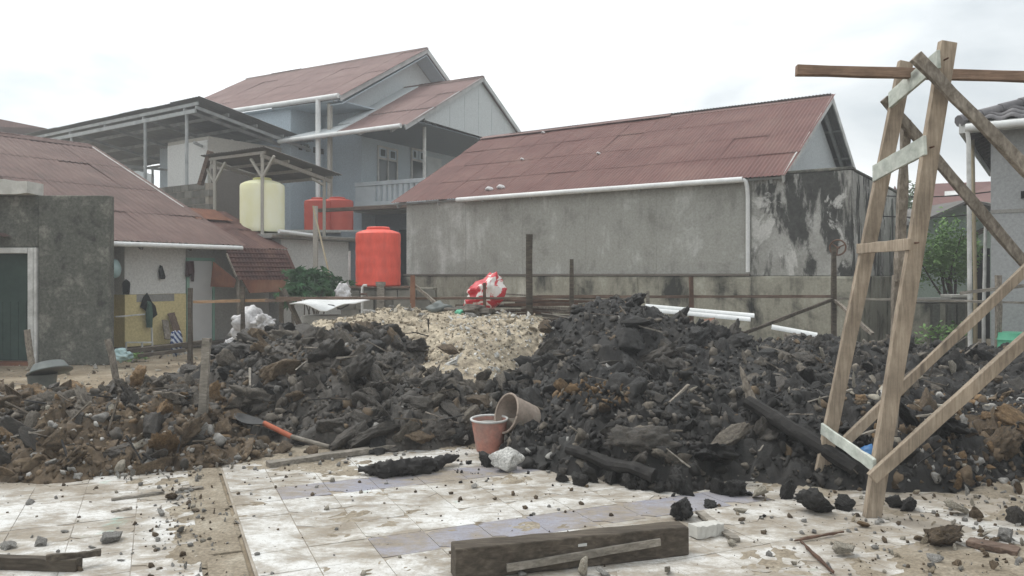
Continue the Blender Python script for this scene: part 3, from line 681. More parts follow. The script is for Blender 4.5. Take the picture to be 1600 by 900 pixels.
# louvred window with fanlights, door
def opening(v0, v1, z0, z1, nm, mull=1, fan=0.34, u=-0.612):
    b = MB(); fw = 0.07
    E.box(b, u, u + 0.05, v0, v0 + fw, z0, z1); E.box(b, u, u + 0.05, v1 - fw, v1, z0, z1)
    E.box(b, u, u + 0.05, v0 + fw, v1 - fw, z1 - fw, z1); E.box(b, u, u + 0.05, v0 + fw, v1 - fw, z0, z0 + fw)
    E.box(b, u, u + 0.05, v0 + fw, v1 - fw, z1 - fan - fw, z1 - fan)
    vm = (v0 + v1) / 2
    if mull: E.box(b, u, u + 0.05, vm - 0.03, vm + 0.03, z0 + fw, z1 - fan - fw); E.box(b, u, u + 0.05, vm - 0.06, vm + 0.06, z1 - fan, z1 - fw)
    o = put(nm, b, 'white_dirty', house)
    for (a_, c_, d_, e_) in ([(v0 + fw, vm - 0.03, z0 + fw, z1 - fan - fw), (vm + 0.03, v1 - fw, z0 + fw, z1 - fan - fw)] if mull else [(v0 + fw, v1 - fw, z0 + fw, z1 - fan - fw)]):
        b = MB(); E.box(b, u, u + 0.015, a_, c_, d_, e_); put('pane', b, 'glass_dark', o)
    for (a_, c_) in ((v0 + fw, vm - 0.06), (vm + 0.06, v1 - fw)):
        b = MB(); E.box(b, u, u + 0.02, a_, c_, z1 - fan, z1 - fw); put('fanlight', b, 'wall_blue', o)
        b = MB(); E.box(b, u + 0.021, u + 0.026, a_ + 0.12, c_ - 0.08, z1 - fan + 0.06, z1 - fw - 0.05); put('fanlight_vent', b, 'glass_dark', o)
    return o
opening(2.70, 3.88, 4.86, 6.30, 'window', 1, 0.42)
opening(4.72, 5.66, 3.99, 6.50, 'door', 0, 0.42)
b = MB(); E.box(b, -0.61, -0.56, 5.72, 6.75, 4.0, 6.30); put('shutter', b, 'frame_blue', house)
# balcony railing: solid rail with slotted balusters
b = MB(); E.box(b, -0.55, 2.40, 1.40, 1.56, 4.66, 4.80); E.box(b, -0.55, 2.40, 1.43, 1.53, 3.985, 4.12)
rail = put('balcony_railing', b, 'frame_blue', house, bevel=0.01)
b = MB(); E.box(b, -0.55, 0.33, 1.45, 1.51, 4.125, 4.655); put('railing_panel', b, 'frame_blue', rail)
for i in range(9):
    u = 0.43 + i * 0.225; b = MB(); E.box(b, u, u + 0.13, 1.44, 1.52, 4.125, 4.655); put('baluster', b, 'frame_blue', rail)
b = MB(); E.box(b, -0.4, 2.3, 1.0, 1.38, 3.80, 3.86); put('balcony_ledge', b, 'wood_rail', house)
# ground floor below the porch
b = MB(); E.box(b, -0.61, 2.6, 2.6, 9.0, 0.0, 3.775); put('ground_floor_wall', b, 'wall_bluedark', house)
b = MB(); E.box(b, 0.5, 2.0, 2.55, 2.598, 0.0, 3.2); put('ground_floor_opening', b, 'void_dark', house)
for u in (1.75, 2.5): 
    b = MB(); b.tube([E(u, 1.5, 0), E(u, 1.5, 3.775)], 0.07, 8); put('porch_post', b, 'wall_blue', house)

# ================================================================== big open sided metal canopy and the rooms under it
K = F((-9.6, 24.0), (0.8213, -0.5704))
can = thing('metal_canopy', 'big grey open sided metal canopy on thin posts left of the two storey house', 'canopy', K(-6, 2, 0))
CZ, CZ2, CV = 6.97, 6.26, 4.3
b = MB()
for k in range(5):
    f_ = k / 4; b.beam(K(-14.5, f_ * CV + 0.05, CZ - 0.12 + f_ * (CZ2 - CZ)), K(-0.02, f_ * CV + 0.05, CZ - 0.12 + f_ * (CZ2 - CZ)), 0.05, 0.10)
b.beam(K(-0.08, 0, CZ - 0.24), K(-0.08, CV + 0.2, CZ2 - 0.26), 0.06, 0.10)
for u in (-0.7, -3, -5.4, -7.8, -10.4, -13): b.beam(K(u, 0, CZ - 0.24), K(u, CV + 0.1, CZ2 - 0.24), 0.05, 0.10)
b.beam(K(-14.5, 0.02, CZ - 0.34), K(-0.1, 0.02, CZ - 0.34), 0.06, 0.12)
put('frame', b, 'steel_grey', can)
sheets(can, K(-14.6, CV + 0.15, CZ2), K.u, -K.v * CV + UP * (CZ - CZ2), 14.7, 4.5, 10, 2, 0.15, 0.016, 'roof_zinc', 0.02)
for u in (-0.62, -2.93, -7.7, -12.0):
    b = MB(); b.tube([K(u, 0.05, 0), K(u, 0.05, CZ - 0.4)], 0.055, 8); put('post', b, 'steel_grey', can, smooth=40)
for u in (-1.6, -6.0, -9.5):
    b = MB(); b.tube([K(u, CV - 0.1, 0), K(u, CV - 0.1, CZ2 - 0.2)], 0.05, 8); put('post', b, 'steel_grey', can, smooth=40)
for (u, u2) in ((-0.62, -2.9), (-7.7, -5.4)):
    b = MB(); b.beam(K(u, 0.3, 5.75), K(u2, CV - 0.2, 5.5), 0.05, 0.08); put('brace', b, 'steel_grey', can)
rm = thing('upper_room', 'whitewashed upper room standing under the big metal canopy', 'room', K(-1.5, 2, 0))
b = MB(); K.box(b, -2.86, -0.62, 0.80, 3.9, 0.0, 6.02); put('wall', b, 'wall_beige', rm)
b = MB(); K.box(b, -2.84, -0.64, 0.775, 0.797, 2.5, 5.9); put('white_panel', b, 'wall_white', rm)
b = MB(); K.box(b, -0.617, -0.595, 0.9, 3.85, 0.0, 5.0); put('render_panel', b, 'wall_brown', rm)
bk = thing('rear_annex', 'low grey annex with a white louvre behind the canopy posts', 'annex', K(-6, 5.6, 0))
b = MB(); K.box(b, -9.5, -2.95, 5.2, 8.0, 0.0, 5.0); put('wall', b, 'wall_gable', bk)
b = MB(); K.box(b, -9.6, -2.9, 5.0, 8.2, 5.0, 5.12); put('roof', b, 'wall_brown', bk)
wv = P(247, 275, 26.6)
b = MB(); K.box(b, -4.55, -4.05, 5.14, 5.196, 4.35, 5.0 - 0.02); lw = put('window', b, 'white_paint', bk)
for i in range(4):
    b = MB(); K.box(b, -4.46, -4.14, 5.12, 5.139, 4.42 + i * 0.13, 4.42 + i * 0.13 + 0.085); put('louvre', b, 'glass_dark', lw)
b = MB(); K.box(b, -7.3, -6.9, 5.14, 5.196, 4.45, 4.95); put('window', b, 'white_paint', bk)
# parapet of grey blocks on the roof terrace
bw = thing('block_parapet', 'low parapet of bare grey concrete blocks in front of the white upper room', 'wall', K(-1.5, -0.6, 0))
bm_ = MB().box((-0.195, -0.09, -0.095), (0.195, 0.09, 0.095)); blk = bpy.data.meshes.new('block'); blk.from_pydata(bm_.v, [], bm_.f); fixnormals(blk); blk.materials.append(MAT['concrete_block'])
Kr = Matrix((K.u, K.v, UP)).transposed()
for r in range(5):
    for c in range(13):
        u = -3.6 + c * 0.405 + (0.2 if r % 2 else 0); z = 3.34 + r * 0.205
        inst('block', blk, bw, K(u, -0.62 + random.gauss(0, 0.004), z), Kr)
b = MB(); K.box(b, -3.79, 1.62, -0.70, -0.54, 0.0, 4.24); put('mortar', b, 'mortar', bw)

# ================================================================== small canopy over the cream water tank
S = F((-6.15, 19.5), (0.8213, -0.5704))
sc2 = thing('tank_canopy', 'small dark sheet metal canopy on braced posts above the cream water tank', 'canopy', S(-1, 1, 0))
b = MB()
for k in range(4):
    f_ = k / 3; b.beam(S(-2.3, f_ * 2.2, 4.66 - f_ * 0.40), S(0.05, f_ * 2.2, 4.64 - f_ * 0.40), 0.05, 0.07)
for u in (-2.1, -0.05): b.beam(S(u, -0.05, 4.57), S(u, 2.25, 4.14), 0.06, 0.09)
put('frame', b, 'wall_beige', sc2)
sheets(sc2, S(-2.4, 2.4, 4.30), S.u, -S.v * 2.45 + UP * 0.44, 2.55, 2.52, 3, 1, 0.10, 0.014, 'roof_zincdark', 0.01)
for (u, v, zb) in ((-0.05, 0.0, 2.5), (-2.0, 0.0, 2.5), (-0.05, 2.0, 2.5), (-2.0, 2.0, 2.5)):
    b = MB(); b.beam(S(u, v, zb), S(u, v, 4.62 - v * 0.19), 0.07, 0.07); put('post', b, 'wall_beige', sc2)
    for dv in ((0.45, -0.45) if v == 0 else (-0.45,)):
        b = MB(); b.beam(S(u - 0.0, v, 4.02), S(u + (dv if v == 0 else 0), v + (0 if v == 0 else dv), 4.52 - v * 0.18), 0.05, 0.06); put('brace', b, 'wall_beige', sc2)
b = MB(); b.beam(P(329, 236, 20.8), P(313, 289, 20.9), 0.10, 0.18, up=(0, -1, 0.2)); put('fascia_board', b, 'wood_rail', sc2)
# structure carrying the tank
tb = thing('tank_tower', 'low white rendered utility block carrying the cream water tank', 'building', S(0, 1, 0))
b = MB(); S.box(b, -1.2, 0.35, 0.25, 2.5, 0.0, 2.50); put('wall', b, 'wall_white', tb)
b = MB(); S.box(b, -1.4, 0.5, -0.15, 2.7, 2.505, 2.62); put('platform', b, 'concrete', tb, bevel=0.01)
b = MB(); b.beam(S(0.58, -0.2, 2.56), S(0.58, 3.1, 2.56), 0.09, 0.05); put('edge_plank', b, 'wood_driftgrey', tb)
b = MB(); b.tube([S(0.70, -0.1, 2.66), S(0.72, 1.0, 2.60)], 0.05, 8); put('pipe', b, 'white_paint', tb, smooth=40)
b = MB(); S.box(b, -1.2, 0.34, 2.503, 2.6, 0.0, 2.45); put('side_wall', b, 'wall_brown', tb)

def tank(name, label, c, r, h, mat, bands, neck, group=None, slope=False):
    t_ = thing(name, label, 'water tank', c, group)
    pr_ = [(r * 0.96, 0.0), (r, 0.03)]
    n = 26
    for i in range(n + 1):
        z = 0.05 + (h * 0.86 - 0.05) * i / n; k = 0.006 * math.cos(2 * math.pi * z / (h / bands)) if bands else 0
        pr_.append((r * (1 - 0.004) + k * r, z))
    pr_ += [(r * 0.985, h * 0.885), (r * 0.93, h * 0.905), (r * 0.80, h * 0.925), (r * 0.62, h * 0.945), (r * neck, h * 0.955)]
    if slope: pr_ = [(r * 0.97, 0), (r, 0.03)] + [(r, h * 0.84 * k / 8) for k in range(1, 9)] + [(r * 0.97, h * 0.875), (r * 0.80, h * 0.915), (r * 0.58, h * 0.945), (r * 0.40, h * 0.955)]
    put('body', MB().lathe(pr_, c, 40), mat, t_, smooth=35)
    put('lid', MB().lathe([(r * neck * 0.98, h * 0.956), (r * neck, h * 0.985), (r * neck * 0.9, h), (r * neck * 0.3, h * 1.006)], c, 32), mat if 'orange' in mat or 'red' in mat else 'tank_band', t_, smooth=35)
    return t_
tk = tank('water_tank', 'cream plastic water tank under the small dark canopy', P(410, 363, 20.05), 0.55, 1.38, 'tank_cream', 0, 0.42, 'plastic water tanks', True)
b = MB(); c0 = P(410, 363, 20.05); S.box(b, -0.7, 0.1, -0.2, 0.3, 2.64, 2.7)
tk2 = tank('water_tank', 'large bright orange water tank on a block stand beside the grey shed', P(591, 447, 17.6), 0.50, 1.32, 'tank_orange', 5, 0.52, 'plastic water tanks')
c2 = P(591, 447, 17.6)
for k in range(10):
    pass
tank('water_tank', 'half hidden red water tank with the white downpipe passing in front', P(497, 362, 24.4), 0.42, 1.05, 'tank_red', 4, 0.5, 'plastic water tanks')
tank('water_tank', 'half hidden red water tank right of its twin under the balcony', P(527, 362, 24.8), 0.50, 1.08, 'tank_red', 4, 0.5, 'plastic water tanks')
# terrace the red tanks stand on
tr = thing('rear_terrace', 'low concrete terrace with a pale edge carrying the two red tanks', 'terrace', (-5.5, 24.2, 0))
zt = Z(362, 24.4)
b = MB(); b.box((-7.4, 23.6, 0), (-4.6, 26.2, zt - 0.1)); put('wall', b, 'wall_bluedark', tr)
b = MB(); b.box((-7.5, 23.5, zt - 0.095), (-4.55, 26.2, zt - 0.005)); put('slab', b, 'concrete', tr)
b = MB(); b.beam((-7.0, 23.3, zt - 0.03), (-3.9, 22.0, zt - 0.12), 0.06, 0.06); put('edge_rail', b, 'white_dirty', tr)
b = MB(); b.beam(P(497, 329, 22.5), P(640, 322, 22.5), 0.25, 0.09); put('plank', b, 'wood_rail', tr)
b = MB(); b.box((-5.5, 22.3, 0), (-4.7, 22.6, Z(372, 22.3))); put('recess', b, 'void_dark', tr)
b = MB(); b.box((-4.65, 21.4, 0), (-3.1, 21.9, Z(362, 21.5))); put('front_wall', b, 'wall_bluedark', tr)
for px, dd in ((493, 19.2), (546, 18.8)):
    if px == 493:
        b = MB(); b.beam(P(px, 430, dd) * 1.0, P(px, 322, dd), 0.10, 0.10); 
        for i, v in enumerate(b.v):
            if v.z < 2: b.v[i].z = 0
        put('post', b, 'wall_beige', tr)
    else:
        b = MB(); b.tube([Vector((X(px, dd), dd, 0.0)), P(px, 392, dd)], 0.03, 8); put('pipe', b, 'white_dirty', tr, smooth=40)
b = MB(); b.tube([P(489, 322, 18.9), P(503, 380, 18.5), P(517, 440, 18.1)], 0.022, 6)
bs = tag(put('leaning_bamboo_pole', b, 'bamboo', smooth=40), 'thin bamboo pole leaning beside the dark passage left of the orange tank', 'pole')

# stand of the orange tank
st = thing('tank_stand', 'low stand of grey concrete blocks under the big orange tank', 'stand', (c2.x + 0.25, c2.y, 0))
for r in range(6):
    for c in range(5):
        b_ = inst('block', blk, st, (c2.x - 0.62 + c * 0.41 + (0.1 if r % 2 else 0), c2.y - 0.42 + random.gauss(0, 0.008), 0.11 + r * 0.212), (0, 0, 0), (1, 1, 1.08))
b = MB(); b.box((c2.x - 0.75, c2.y - 0.38, 0), (c2.x + 1.25, c2.y + 0.7, c2.z - 0.045)); put('core', b, 'wall_plinth', st)
b = MB(); b.box((c2.x - 0.8, c2.y - 0.55, c2.z - 0.04), (c2.x + 0.75, c2.y + 0.7, c2.z - 0.002)); put('board', b, 'wood_rail', st)
b = MB(); b.box((c2.x + 0.05, c2.y - 0.62, c2.z + 0.02), (c2.x + 0.25, c2.y - 0.52, c2.z + 0.10)); b.box((c2.x + 0.07, c2.y - 0.60, 0), (c2.x + 0.23, c2.y - 0.53, c2.z + 0.02)); put('prop', b, 'wood_driftgrey', st)
fp = thing('standpipe', 'white standpipe with a tap in front of the orange tank', 'pipe', (X(566, 16.6), 16.6, 0))
b = MB(); q = P(566, 446, 16.6); b.tube([(q.x, q.y, 0), (q.x, q.y, q.z - 0.04), (q.x + 0.03, q.y, q.z), (q.x + 0.10, q.y, q.z)], 0.028, 8); put('pipe', b, 'white_dirty', fp, smooth=40)
b = MB(); b.tube([(q.x - 0.03, q.y - 0.03, q.z - 0.18), (q.x + 0.10, q.y - 0.05, q.z - 0.18), (q.x + 0.11, q.y - 0.05, q.z - 0.24)], 0.022, 8); put('tap', b, 'rust_iron', fp, smooth=40)

# ================================================================== low maroon roofed house on the left
Bf = F((-6.2, 17.9), (0.8213, -0.5704))          # v runs along the eave, -u up the slope
low = thing('low_house', 'low house with large faded maroon roof and white and yellow wall', 'house', Bf(-3, -2, 0))
BZ, BRZ, BU = 2.27, 5.14, -6.62
rp = MB()
for v in np.arange(-5.5, 0.1, 1.1): rp.beam(Bf(-0.1, v - 0.05, BZ - 0.1), Bf(BU, v - 0.05, BRZ - 0.1), 0.05, 0.10)
lr = put('roof', rp, 'wood_dark', low)
lsd = Bf.u * BU + UP * (BRZ - BZ); lsl = lsd.length
sheets(lr, Bf(0, -7.2, BZ), Bf.v, lsd, 7.2, lsl, 8, 4, 0.15, 0.011, 'roof_oldmaroon', 0.006)
sheets(lr, Bf(2 * BU, 0, BZ), -Bf.v, -Bf.u * BU + UP * (BRZ - BZ), 7.2, lsl, 4, 2, 0.15, 0.011, 'roof_oldmaroon', 0.02)
b = MB(); b.prism([Bf(BU + 0.2, -7.2, BRZ - 0.05), Bf(BU, -7.2, BRZ + 0.08), Bf(BU - 0.2, -7.2, BRZ - 0.05), Bf(BU, -7.2, BRZ + 0.02)], Bf.v * 7.22); put('ridge_cap', b, 'roof_oldmaroon', lr)
b = MB(); b.beam(Bf(-2.2, 0.01, BZ + 2.2 * 2.87 / 6.62 + 0.01), Bf(BU, 0.01, BRZ + 0.01), 0.03, 0.07); put('verge_board', b, 'white_dirty', lr)
ex = -2.35; ez = BZ + 0.95
b = MB()
for v in (0.1, 0.6, 1.1): b.beam(Bf(-0.05, v, BZ - 0.12), Bf(ex, v, ez - 0.12), 0.05, 0.08)
xr = put('lean_to_roof', b, 'wood_dark', low)
sheets(xr, Bf(0.03, 0.02, BZ - 0.06), Bf.v, Bf.u * (ex) + UP * 0.98, 1.22, 2.6, 2, 2, 0.09, 0.011, 'roof_darkrust', 0.02, alt='roof_rust', altp=0.0)
sheets(xr, Bf(-1.55, -0.10, BZ + 0.66), Bf.v, Bf.u * (ex) + UP * 0.98, 0.95, 0.75, 1, 1, 0.09, 0.011, 'roof_rust', 0.01)
b = MB(); b.tube([Bf(0.07, -4.5, BZ - 0.055), Bf(0.07, 0.02, BZ - 0.055)], 0.052, 10); put('gutter', b, 'white_paint', low, smooth=40)
b = MB(); Bf.box(b, -6.3, -0.5, -2.40, -1.02, 1.20, 2.36); put('white_wall', b, 'wall_white', low)
b = MB(); Bf.box(b, -6.3, -0.49, -2.40, -1.015, 0.10, 1.195); put('yellow_wall', b, 'wall_yellow', low)
b = MB(); Bf.box(b, -0.489, -0.484, -2.15, -1.30, 1.04, 1.194); put('plaster_patch', b, 'concrete', low)
b = MB(); Bf.box(b, -6.3, -0.95, -6.8, -2.405, 1.1, 2.4); put('side_wall', b, 'wall_beige', low)
b = MB(); Bf.box(b, -6.3, -0.94, -6.8, -2.405, 0.0, 1.095); put('side_wall', b, 'wall_yellow', low)
b = MB(); Bf.box(b, -6.3, -0.55, -1.01, 1.25, 0.10, 2.2); put('rear_wall', b, 'concrete', low)
b = MB(); Bf.box(b, -0.548, -0.50, -0.93, -0.36, 0.14, 1.92); dr = put('door', b, 'door_white', low, bevel=0.006)
b = MB(); Bf.box(b, -0.545, -0.48, -1.00, -0.935, 0.12, 1.99); Bf.box(b, -0.545, -0.48, -0.355, -0.30, 0.12, 1.99); Bf.box(b, -0.545, -0.48, -0.935, -0.355, 1.925, 1.99); put('door_frame', b, 'door_trim', low)
b = MB(); Bf.box(b, -0.6, -0.2, -3.4, 1.3, 0.02, 0.12); put('step', b, 'wood_dark', low)
# steep rusty awning on struts
aw = thing('rusty_awning', 'steep rusty corrugated awning hanging below the low maroon eave', 'awning', Bf(0.3, 0.6, 1.4))
sheets(aw, Bf(0.50, -0.42, 1.50), Bf.v, Bf.u * -0.42 + UP * 0.64, 1.62, 0.76, 2, 1, 0.095, 0.013, 'roof_darkrust', 0.006, name='awning_sheet')
# ribs of the awning run along it: overlaid battens
for i in range(6):
    f_ = (i + 0.5) / 6; b = MB(); b.tube([Bf(0.52 - 0.42 * f_, -0.42, 1.54 + 0.62 * f_), Bf(0.52 - 0.42 * f_, 1.18, 1.54 + 0.62 * f_)], 0.022, 6); put('awning_rib', b, 'roof_darkrust', aw, smooth=40)
b = MB(); b.slab([Bf(0.50, -0.30, 1.50), Bf(0.50, 0.95, 1.50), Bf(0.56, 0.80, 1.22), Bf(0.56, -0.15, 1.20)], 0.02); put('hanging_sheet', b, 'roof_rust', aw)
b = MB(); b.slab([Bf(0.08, -0.72, 1.90), Bf(0.50, -0.44, 1.50), Bf(0.46, -0.46, 1.33), Bf(0.02, -0.75, 1.35)], 0.02); put('hanging_sheet', b, 'roof_rust', aw)
b = MB(); b.beam(Bf(0.50, -0.44, 1.56), Bf(0.16, -0.45, 2.08), 0.03, 0.03); put('edge_batten', b, 'wood_weathered', aw)
for v in (-0.35, 1.15):
    b = MB(); b.beam(Bf(0.45, v, 0.0), Bf(0.45, v, 1.6), 0.06, 0.06); put('post', b, 'wood_weathered', aw)

# ================================================================== rough grey building at the left edge
A = thing('grey_outbuilding', 'rough dark grey rendered outbuilding with a green door at the left edge', 'building', (-9, 14.6, 0))
ax1 = X(170, 14.0); dz = 2.05
b = MB(); b.box((-8.43, 14.0, 0.0), (ax1, 14.2, 3.02)); b.box((-13, 14.003, dz + 0.05), (-8.432, 14.2, 3.015)); b.box((-13, 14.003, 0), (-9.75, 14.2, dz + 0.045)); put('wall', b, 'wall_rough', A, bevel=0.02)
b = MB(); b.box((-8.60, 13.97, 0.05), (-8.50, 14.12, dz + 0.04)); b.box((-8.49, 13.96, 0.02), (-8.435, 14.10, dz + 0.04)); b.box((-9.74, 13.97, dz - 0.06), (-8.605, 14.12, dz + 0.04)); put('door_frame', b, 'white_dirty', A, bevel=0.008)
b = MB(); b.box((-9.74, 14.2, 0.06), (-8.605, 14.25, dz - 0.062)); dr = put('door', b, 'door_green', A)
for i in range(8):
    b = MB(); b.box((-9.74 + i * 0.142, 14.185, 0.08), (-9.74 + i * 0.142 + 0.134, 14.199, 1.12)); put('door_board', b, 'door_green', dr)
b = MB(); b.box((-9.75, 13.9, 0.0), (-8.5, 14.19, 0.055)); put('door_sill', b, 'roof_rust', A)
# broken slab end over the door
n_ = 9; b = MB()
sx = np.linspace(-13, -8.45, 24); ring = []
for i, x in enumerate(sx):
    e = 0.03 * random.uniform(-1, 1); tp = 3.22 + random.uniform(-0.02, 0.03) if i > 16 else 3.22
    ring.append([(x, 13.72 + e, 2.985 + random.uniform(-.015, .015)), (x, 14.2, 2.985), (x, 14.2, tp), (x, 13.72 + e * 1.6, tp)])
for i in range(len(ring)):
    b.v += [Vector(p) for p in ring[i]]
for i in range(len(ring) - 1):
    for j in range(4): b.f.append((i*4+j, i*4+(j+1)%4, (i+1)*4+(j+1)%4, (i+1)*4+j))
b.f.append((0,1,2,3)); k = (len(ring)-1)*4; b.f.append((k+3,k+2,k+1,k))
for v in b.v: v.z += 0.04
put('broken_slab', b, 'concrete_pale', A)

# ================================================================== right hand buildings
hx = X(1548, 13.0); HF = F((hx, 13.0), (0.8213, -0.5704))
H = thing('grey_house', 'smooth grey rendered house with dark tiled hip roof at the right edge', 'house', HF(2, 2.5, 0))
b = MB(); HF.box(b, 0, 5.5, 0, 6, 0, 4.05); put('wall', b, 'wall_smooth', H)
b = MB(); HF.box(b, -0.004, 5.5, -0.012, -0.001, 2.62, 2.68); put('wall_band', b, 'concrete', H)
b = MB(); HF.box(b, 0.42, 0.72, -0.03, -0.001, 2.84, 2.96); put('wall_vent', b, 'void_dark', H)
OV, ez0, sl0 = 0.42, 4.02, math.tan(R(22))
b = MB(); HF.box(b, -OV, 5.5, -OV, -OV + 0.05, ez0 - 0.10, ez0 + 0.06); HF.box(b, -OV, -OV + 0.05, -OV + 0.051, 6.4, ez0 - 0.10, ez0 + 0.06); hr = put('roof', b, 'white_dirty', H)
HD = 3.4
b = MB(); b.slab([HF(-OV + .05, -OV + .05, ez0 + .03), HF(5.5, -OV + .05, ez0 + .03), HF(5.5, -OV + HD, ez0 + .03 + HD * sl0), HF(-OV + HD, -OV + HD, ez0 + .03 + HD * sl0)], 0.02)
b.slab([HF(-OV + .05, -OV + .05, ez0 + .03), HF(-OV + HD, -OV + HD, ez0 + .03 + HD * sl0), HF(-OV + HD, 6.4, ez0 + .03 + HD * sl0), HF(-OV + .05, 6.4, ez0 + .03)], 0.02)
put('roof_deck', b, 'roof_slate', hr)
b = MB()
for v in np.arange(-0.1, 6.3, 0.40): b.beam(HF(-OV + .06, v, ez0 - 0.03), HF(0.02, v, ez0 - 0.03 + OV * sl0), 0.06, 0.08)
put('rafter', b, 'wood_dark', hr)
b = MB(); b.tube([HF(-OV + 0.1, -OV - 0.07, ez0 - 0.03), HF(5.5, -OV - 0.07, ez0 - 0.01)], 0.065, 10); put('gutter', b, 'white_paint', H, smooth=40)
b = MB(); b.tube([HF(-OV + .12, -OV - .07, ez0 - .04), HF(-OV + .14, -OV - .03, ez0 - .22), HF(-OV + .16, -OV + .02, 0)], 0.035, 8); put('downpipe', b, 'white_dirty', H, smooth=40)
# roof tiles: curved pantiles course by course up to the hip
tv = []; tf = []
for j_, y in enumerate((0, 0.34)):
    for i_ in range(7):
        x = 0.30 * i_ / 6; tv.append((x, y, 0.028 * math.sin(math.pi * i_ / 6 * 2 - 0.6) + (0.028 if j_ == 0 else 0.0)))
for i_ in range(6): tf.append((i_, i_ + 1, 7 + i_ + 1, 7 + i_))
tv += [(0.30 * i_ / 6, 0.0, tv[i_][2] - 0.03) for i_ in range(7)]
for i_ in range(6): tf.append((14 + i_, 14 + i_ + 1, i_ + 1, i_))
tme = bpy.data.meshes.new('roof_tile'); tme.from_pydata(tv, [], tf); tme.materials.append(MAT['roof_slate'])
tme.polygons.foreach_set('use_smooth', [True] * len(tf))
HR = Matrix((HF.u, HF.v, UP)).transposed(); rs_ = HR @ Matrix.Rotation(math.atan(sl0), 3, 'X')
for r in range(11):
    for c in range(14):
        yy = r * 0.29 * math.cos(math.atan(sl0)); x = -OV + 0.02 + c * 0.30
        if x + OV < yy - 0.05: continue
        inst('roof_tile', tme, hr, HF(x, -OV - 0.03 + yy, ez0 + 0.075 + yy * sl0), rs_)
b = MB()
for i_ in range(12):
    p = HF(-OV + i_ * 0.27, -OV + i_ * 0.27, ez0 + 0.10 + i_ * 0.27 * sl0); q = p + (HF.u + HF.v) * 0.33 + UP * 0.33 * sl0
    b.tube([p, q], [0.10, 0.085], 8)
put('hip_tiles', b, 'roof_slate', hr, smooth=60)

# pale green house beyond the gap
gh = thing('green_house', 'pale green house with a faded maroon roof seen through the gap', 'house', (11.8, 22.5, 0))
gx0, gx1 = X(1424, 20), X(1600, 20)
b = MB(); b.prism([(gx0, 20, 0), (gx1, 20, 0), (gx1, 20, Z(325, 20)), (X(1515, 20), 20, Z(312, 20)), (gx0, 20, Z(345, 20))], (0, 4, 0)); put('wall', b, 'wall_green', gh)
rb = MB(); rb.slab([(X(1440, 19.4), 19.4, Z(345, 19.4)), (X(1516, 19.4), 19.4, Z(311, 19.4)), (X(1516, 19.4), 24.5, Z(311, 19.4)), (X(1440, 19.4), 24.5, Z(345, 19.4))], 0.06)
rb.slab([(X(1516, 19.4), 19.4, Z(311, 19.4)), (X(1600, 19.4), 19.4, Z(330, 19.4)), (X(1600, 19.4), 24.5, Z(330, 19.4)), (X(1516, 19.4), 24.5, Z(311, 19.4))], 0.06)
put('roof', rb, 'roof_zincdark', gh)
b = MB(); b.slab([P(1446, 337, 21.5), P(1560, 316, 21.5), P(1560, 283, 25), P(1458, 287, 25)], 0.1); put('upper_roof', b, 'roof_maroon', gh)
b = MB(); b.slab([P(1476, 306, 21.3), P(1504, 303, 21.3), P(1504, 297, 21.9), P(1476, 299, 21.9)], 0.03); put('roof_light', b, 'white_dirty', gh)
b = MB(); b.box((X(1523, 19.9), 19.85, 0), (X(1545, 19.9), 19.99, Z(388, 19.9))); put('doorway', b, 'void_dark', gh)
b = MB(); b.slab([P(1500, 375, 19.2), P(1549, 353, 19.2), P(1549, 350, 20), P(1500, 372, 20)], 0.08); put('door_canopy', b, 'wood_dark', gh)
# shuttered building just right of the shed
sb = thing('barred_building', 'dark roofed building with a white window grille behind the shed corner', 'building', (9.8, 21, 0))
b = MB(); b.box((X(1372, 19), 19, 0), (X(1432, 19), 23, Z(398, 19))); put('lower_wall', b, 'wall_white', sb)
b = MB(); b.box((X(1372, 19), 19.02, Z(398, 19)), (X(1416, 19), 23, Z(335, 19))); put('upper_wall', b, 'wall_bluedark', sb)
b = MB(); b.slab([P(1366, 338, 18.4), P(1420, 352, 18.4), P(1420, 332, 21), P(1366, 318, 21)], 0.1); put('roof', b, 'roof_zincdark', sb)
b = MB(); b.slab([P(1390, 320, 26), P(1404, 318, 26), P(1404, 300, 26.5), P(1398, 290, 26.5)], 0.1); put('far_roof', b, 'roof_farmaroon', sb)
gr = MB(); gx_ = X(1380, 18.95); gw_ = X(1407, 18.95) - gx_
for i in range(6): gr.tube([(gx_ + gw_ * i / 5, 18.95, Z(398, 18.95)), (gx_ + gw_ * i / 5, 18.95, Z(345, 18.95))], 0.012, 6)
for i in range(4): gr.tube([(gx_, 18.95, Z(398 - i * 17, 18.95)), (gx_ + gw_, 18.95, Z(394 - i * 17, 18.95))], 0.014, 6)
for i in range(5):
    c = Vector((gx_ + gw_ * (i + 0.5) / 5, 18.95, Z(353, 18.95))); gr.tube([c + Vector((math.cos(q) * 0.035, 0, math.sin(q) * 0.06)) for q in [k * math.pi / 5 for k in range(11)]], 0.010, 6)
put('window_grille', gr, 'white_dirty', sb, smooth=60)
# low weathered garden wall
lw_ = thing('garden_wall', 'low weathered concrete garden wall below the bush', 'wall', (8, 14, 0))
b = MB(); b.box((X(1405, 14.3), 14.3, 0), (X(1552, 13.6), 14.55, 1.10)); put('wall', b, 'wall_plinth', lw_, bevel=0.02)
b = MB(); b.box((X(1405, 14.3), 14.25, 1.103), (X(1552, 13.6), 14.6, 1.19)); put('coping', b, 'concrete', lw_, bevel=0.015)
for px in (1458, 1482, 1498): 
    b = MB(); b.box((X(px, 14.2), 14.21, 0.1), (X(px, 14.2) + 0.13, 14.299, 1.08)); put('buttress', b, 'wall_rough', lw_)
b = MB(); b.box((X(1488, 14.2), 14.22, 1.195), (X(1528, 14.2), 14.6, 1.25)); put('cap_stone', b, 'concrete_pale', lw_, bevel=0.01)
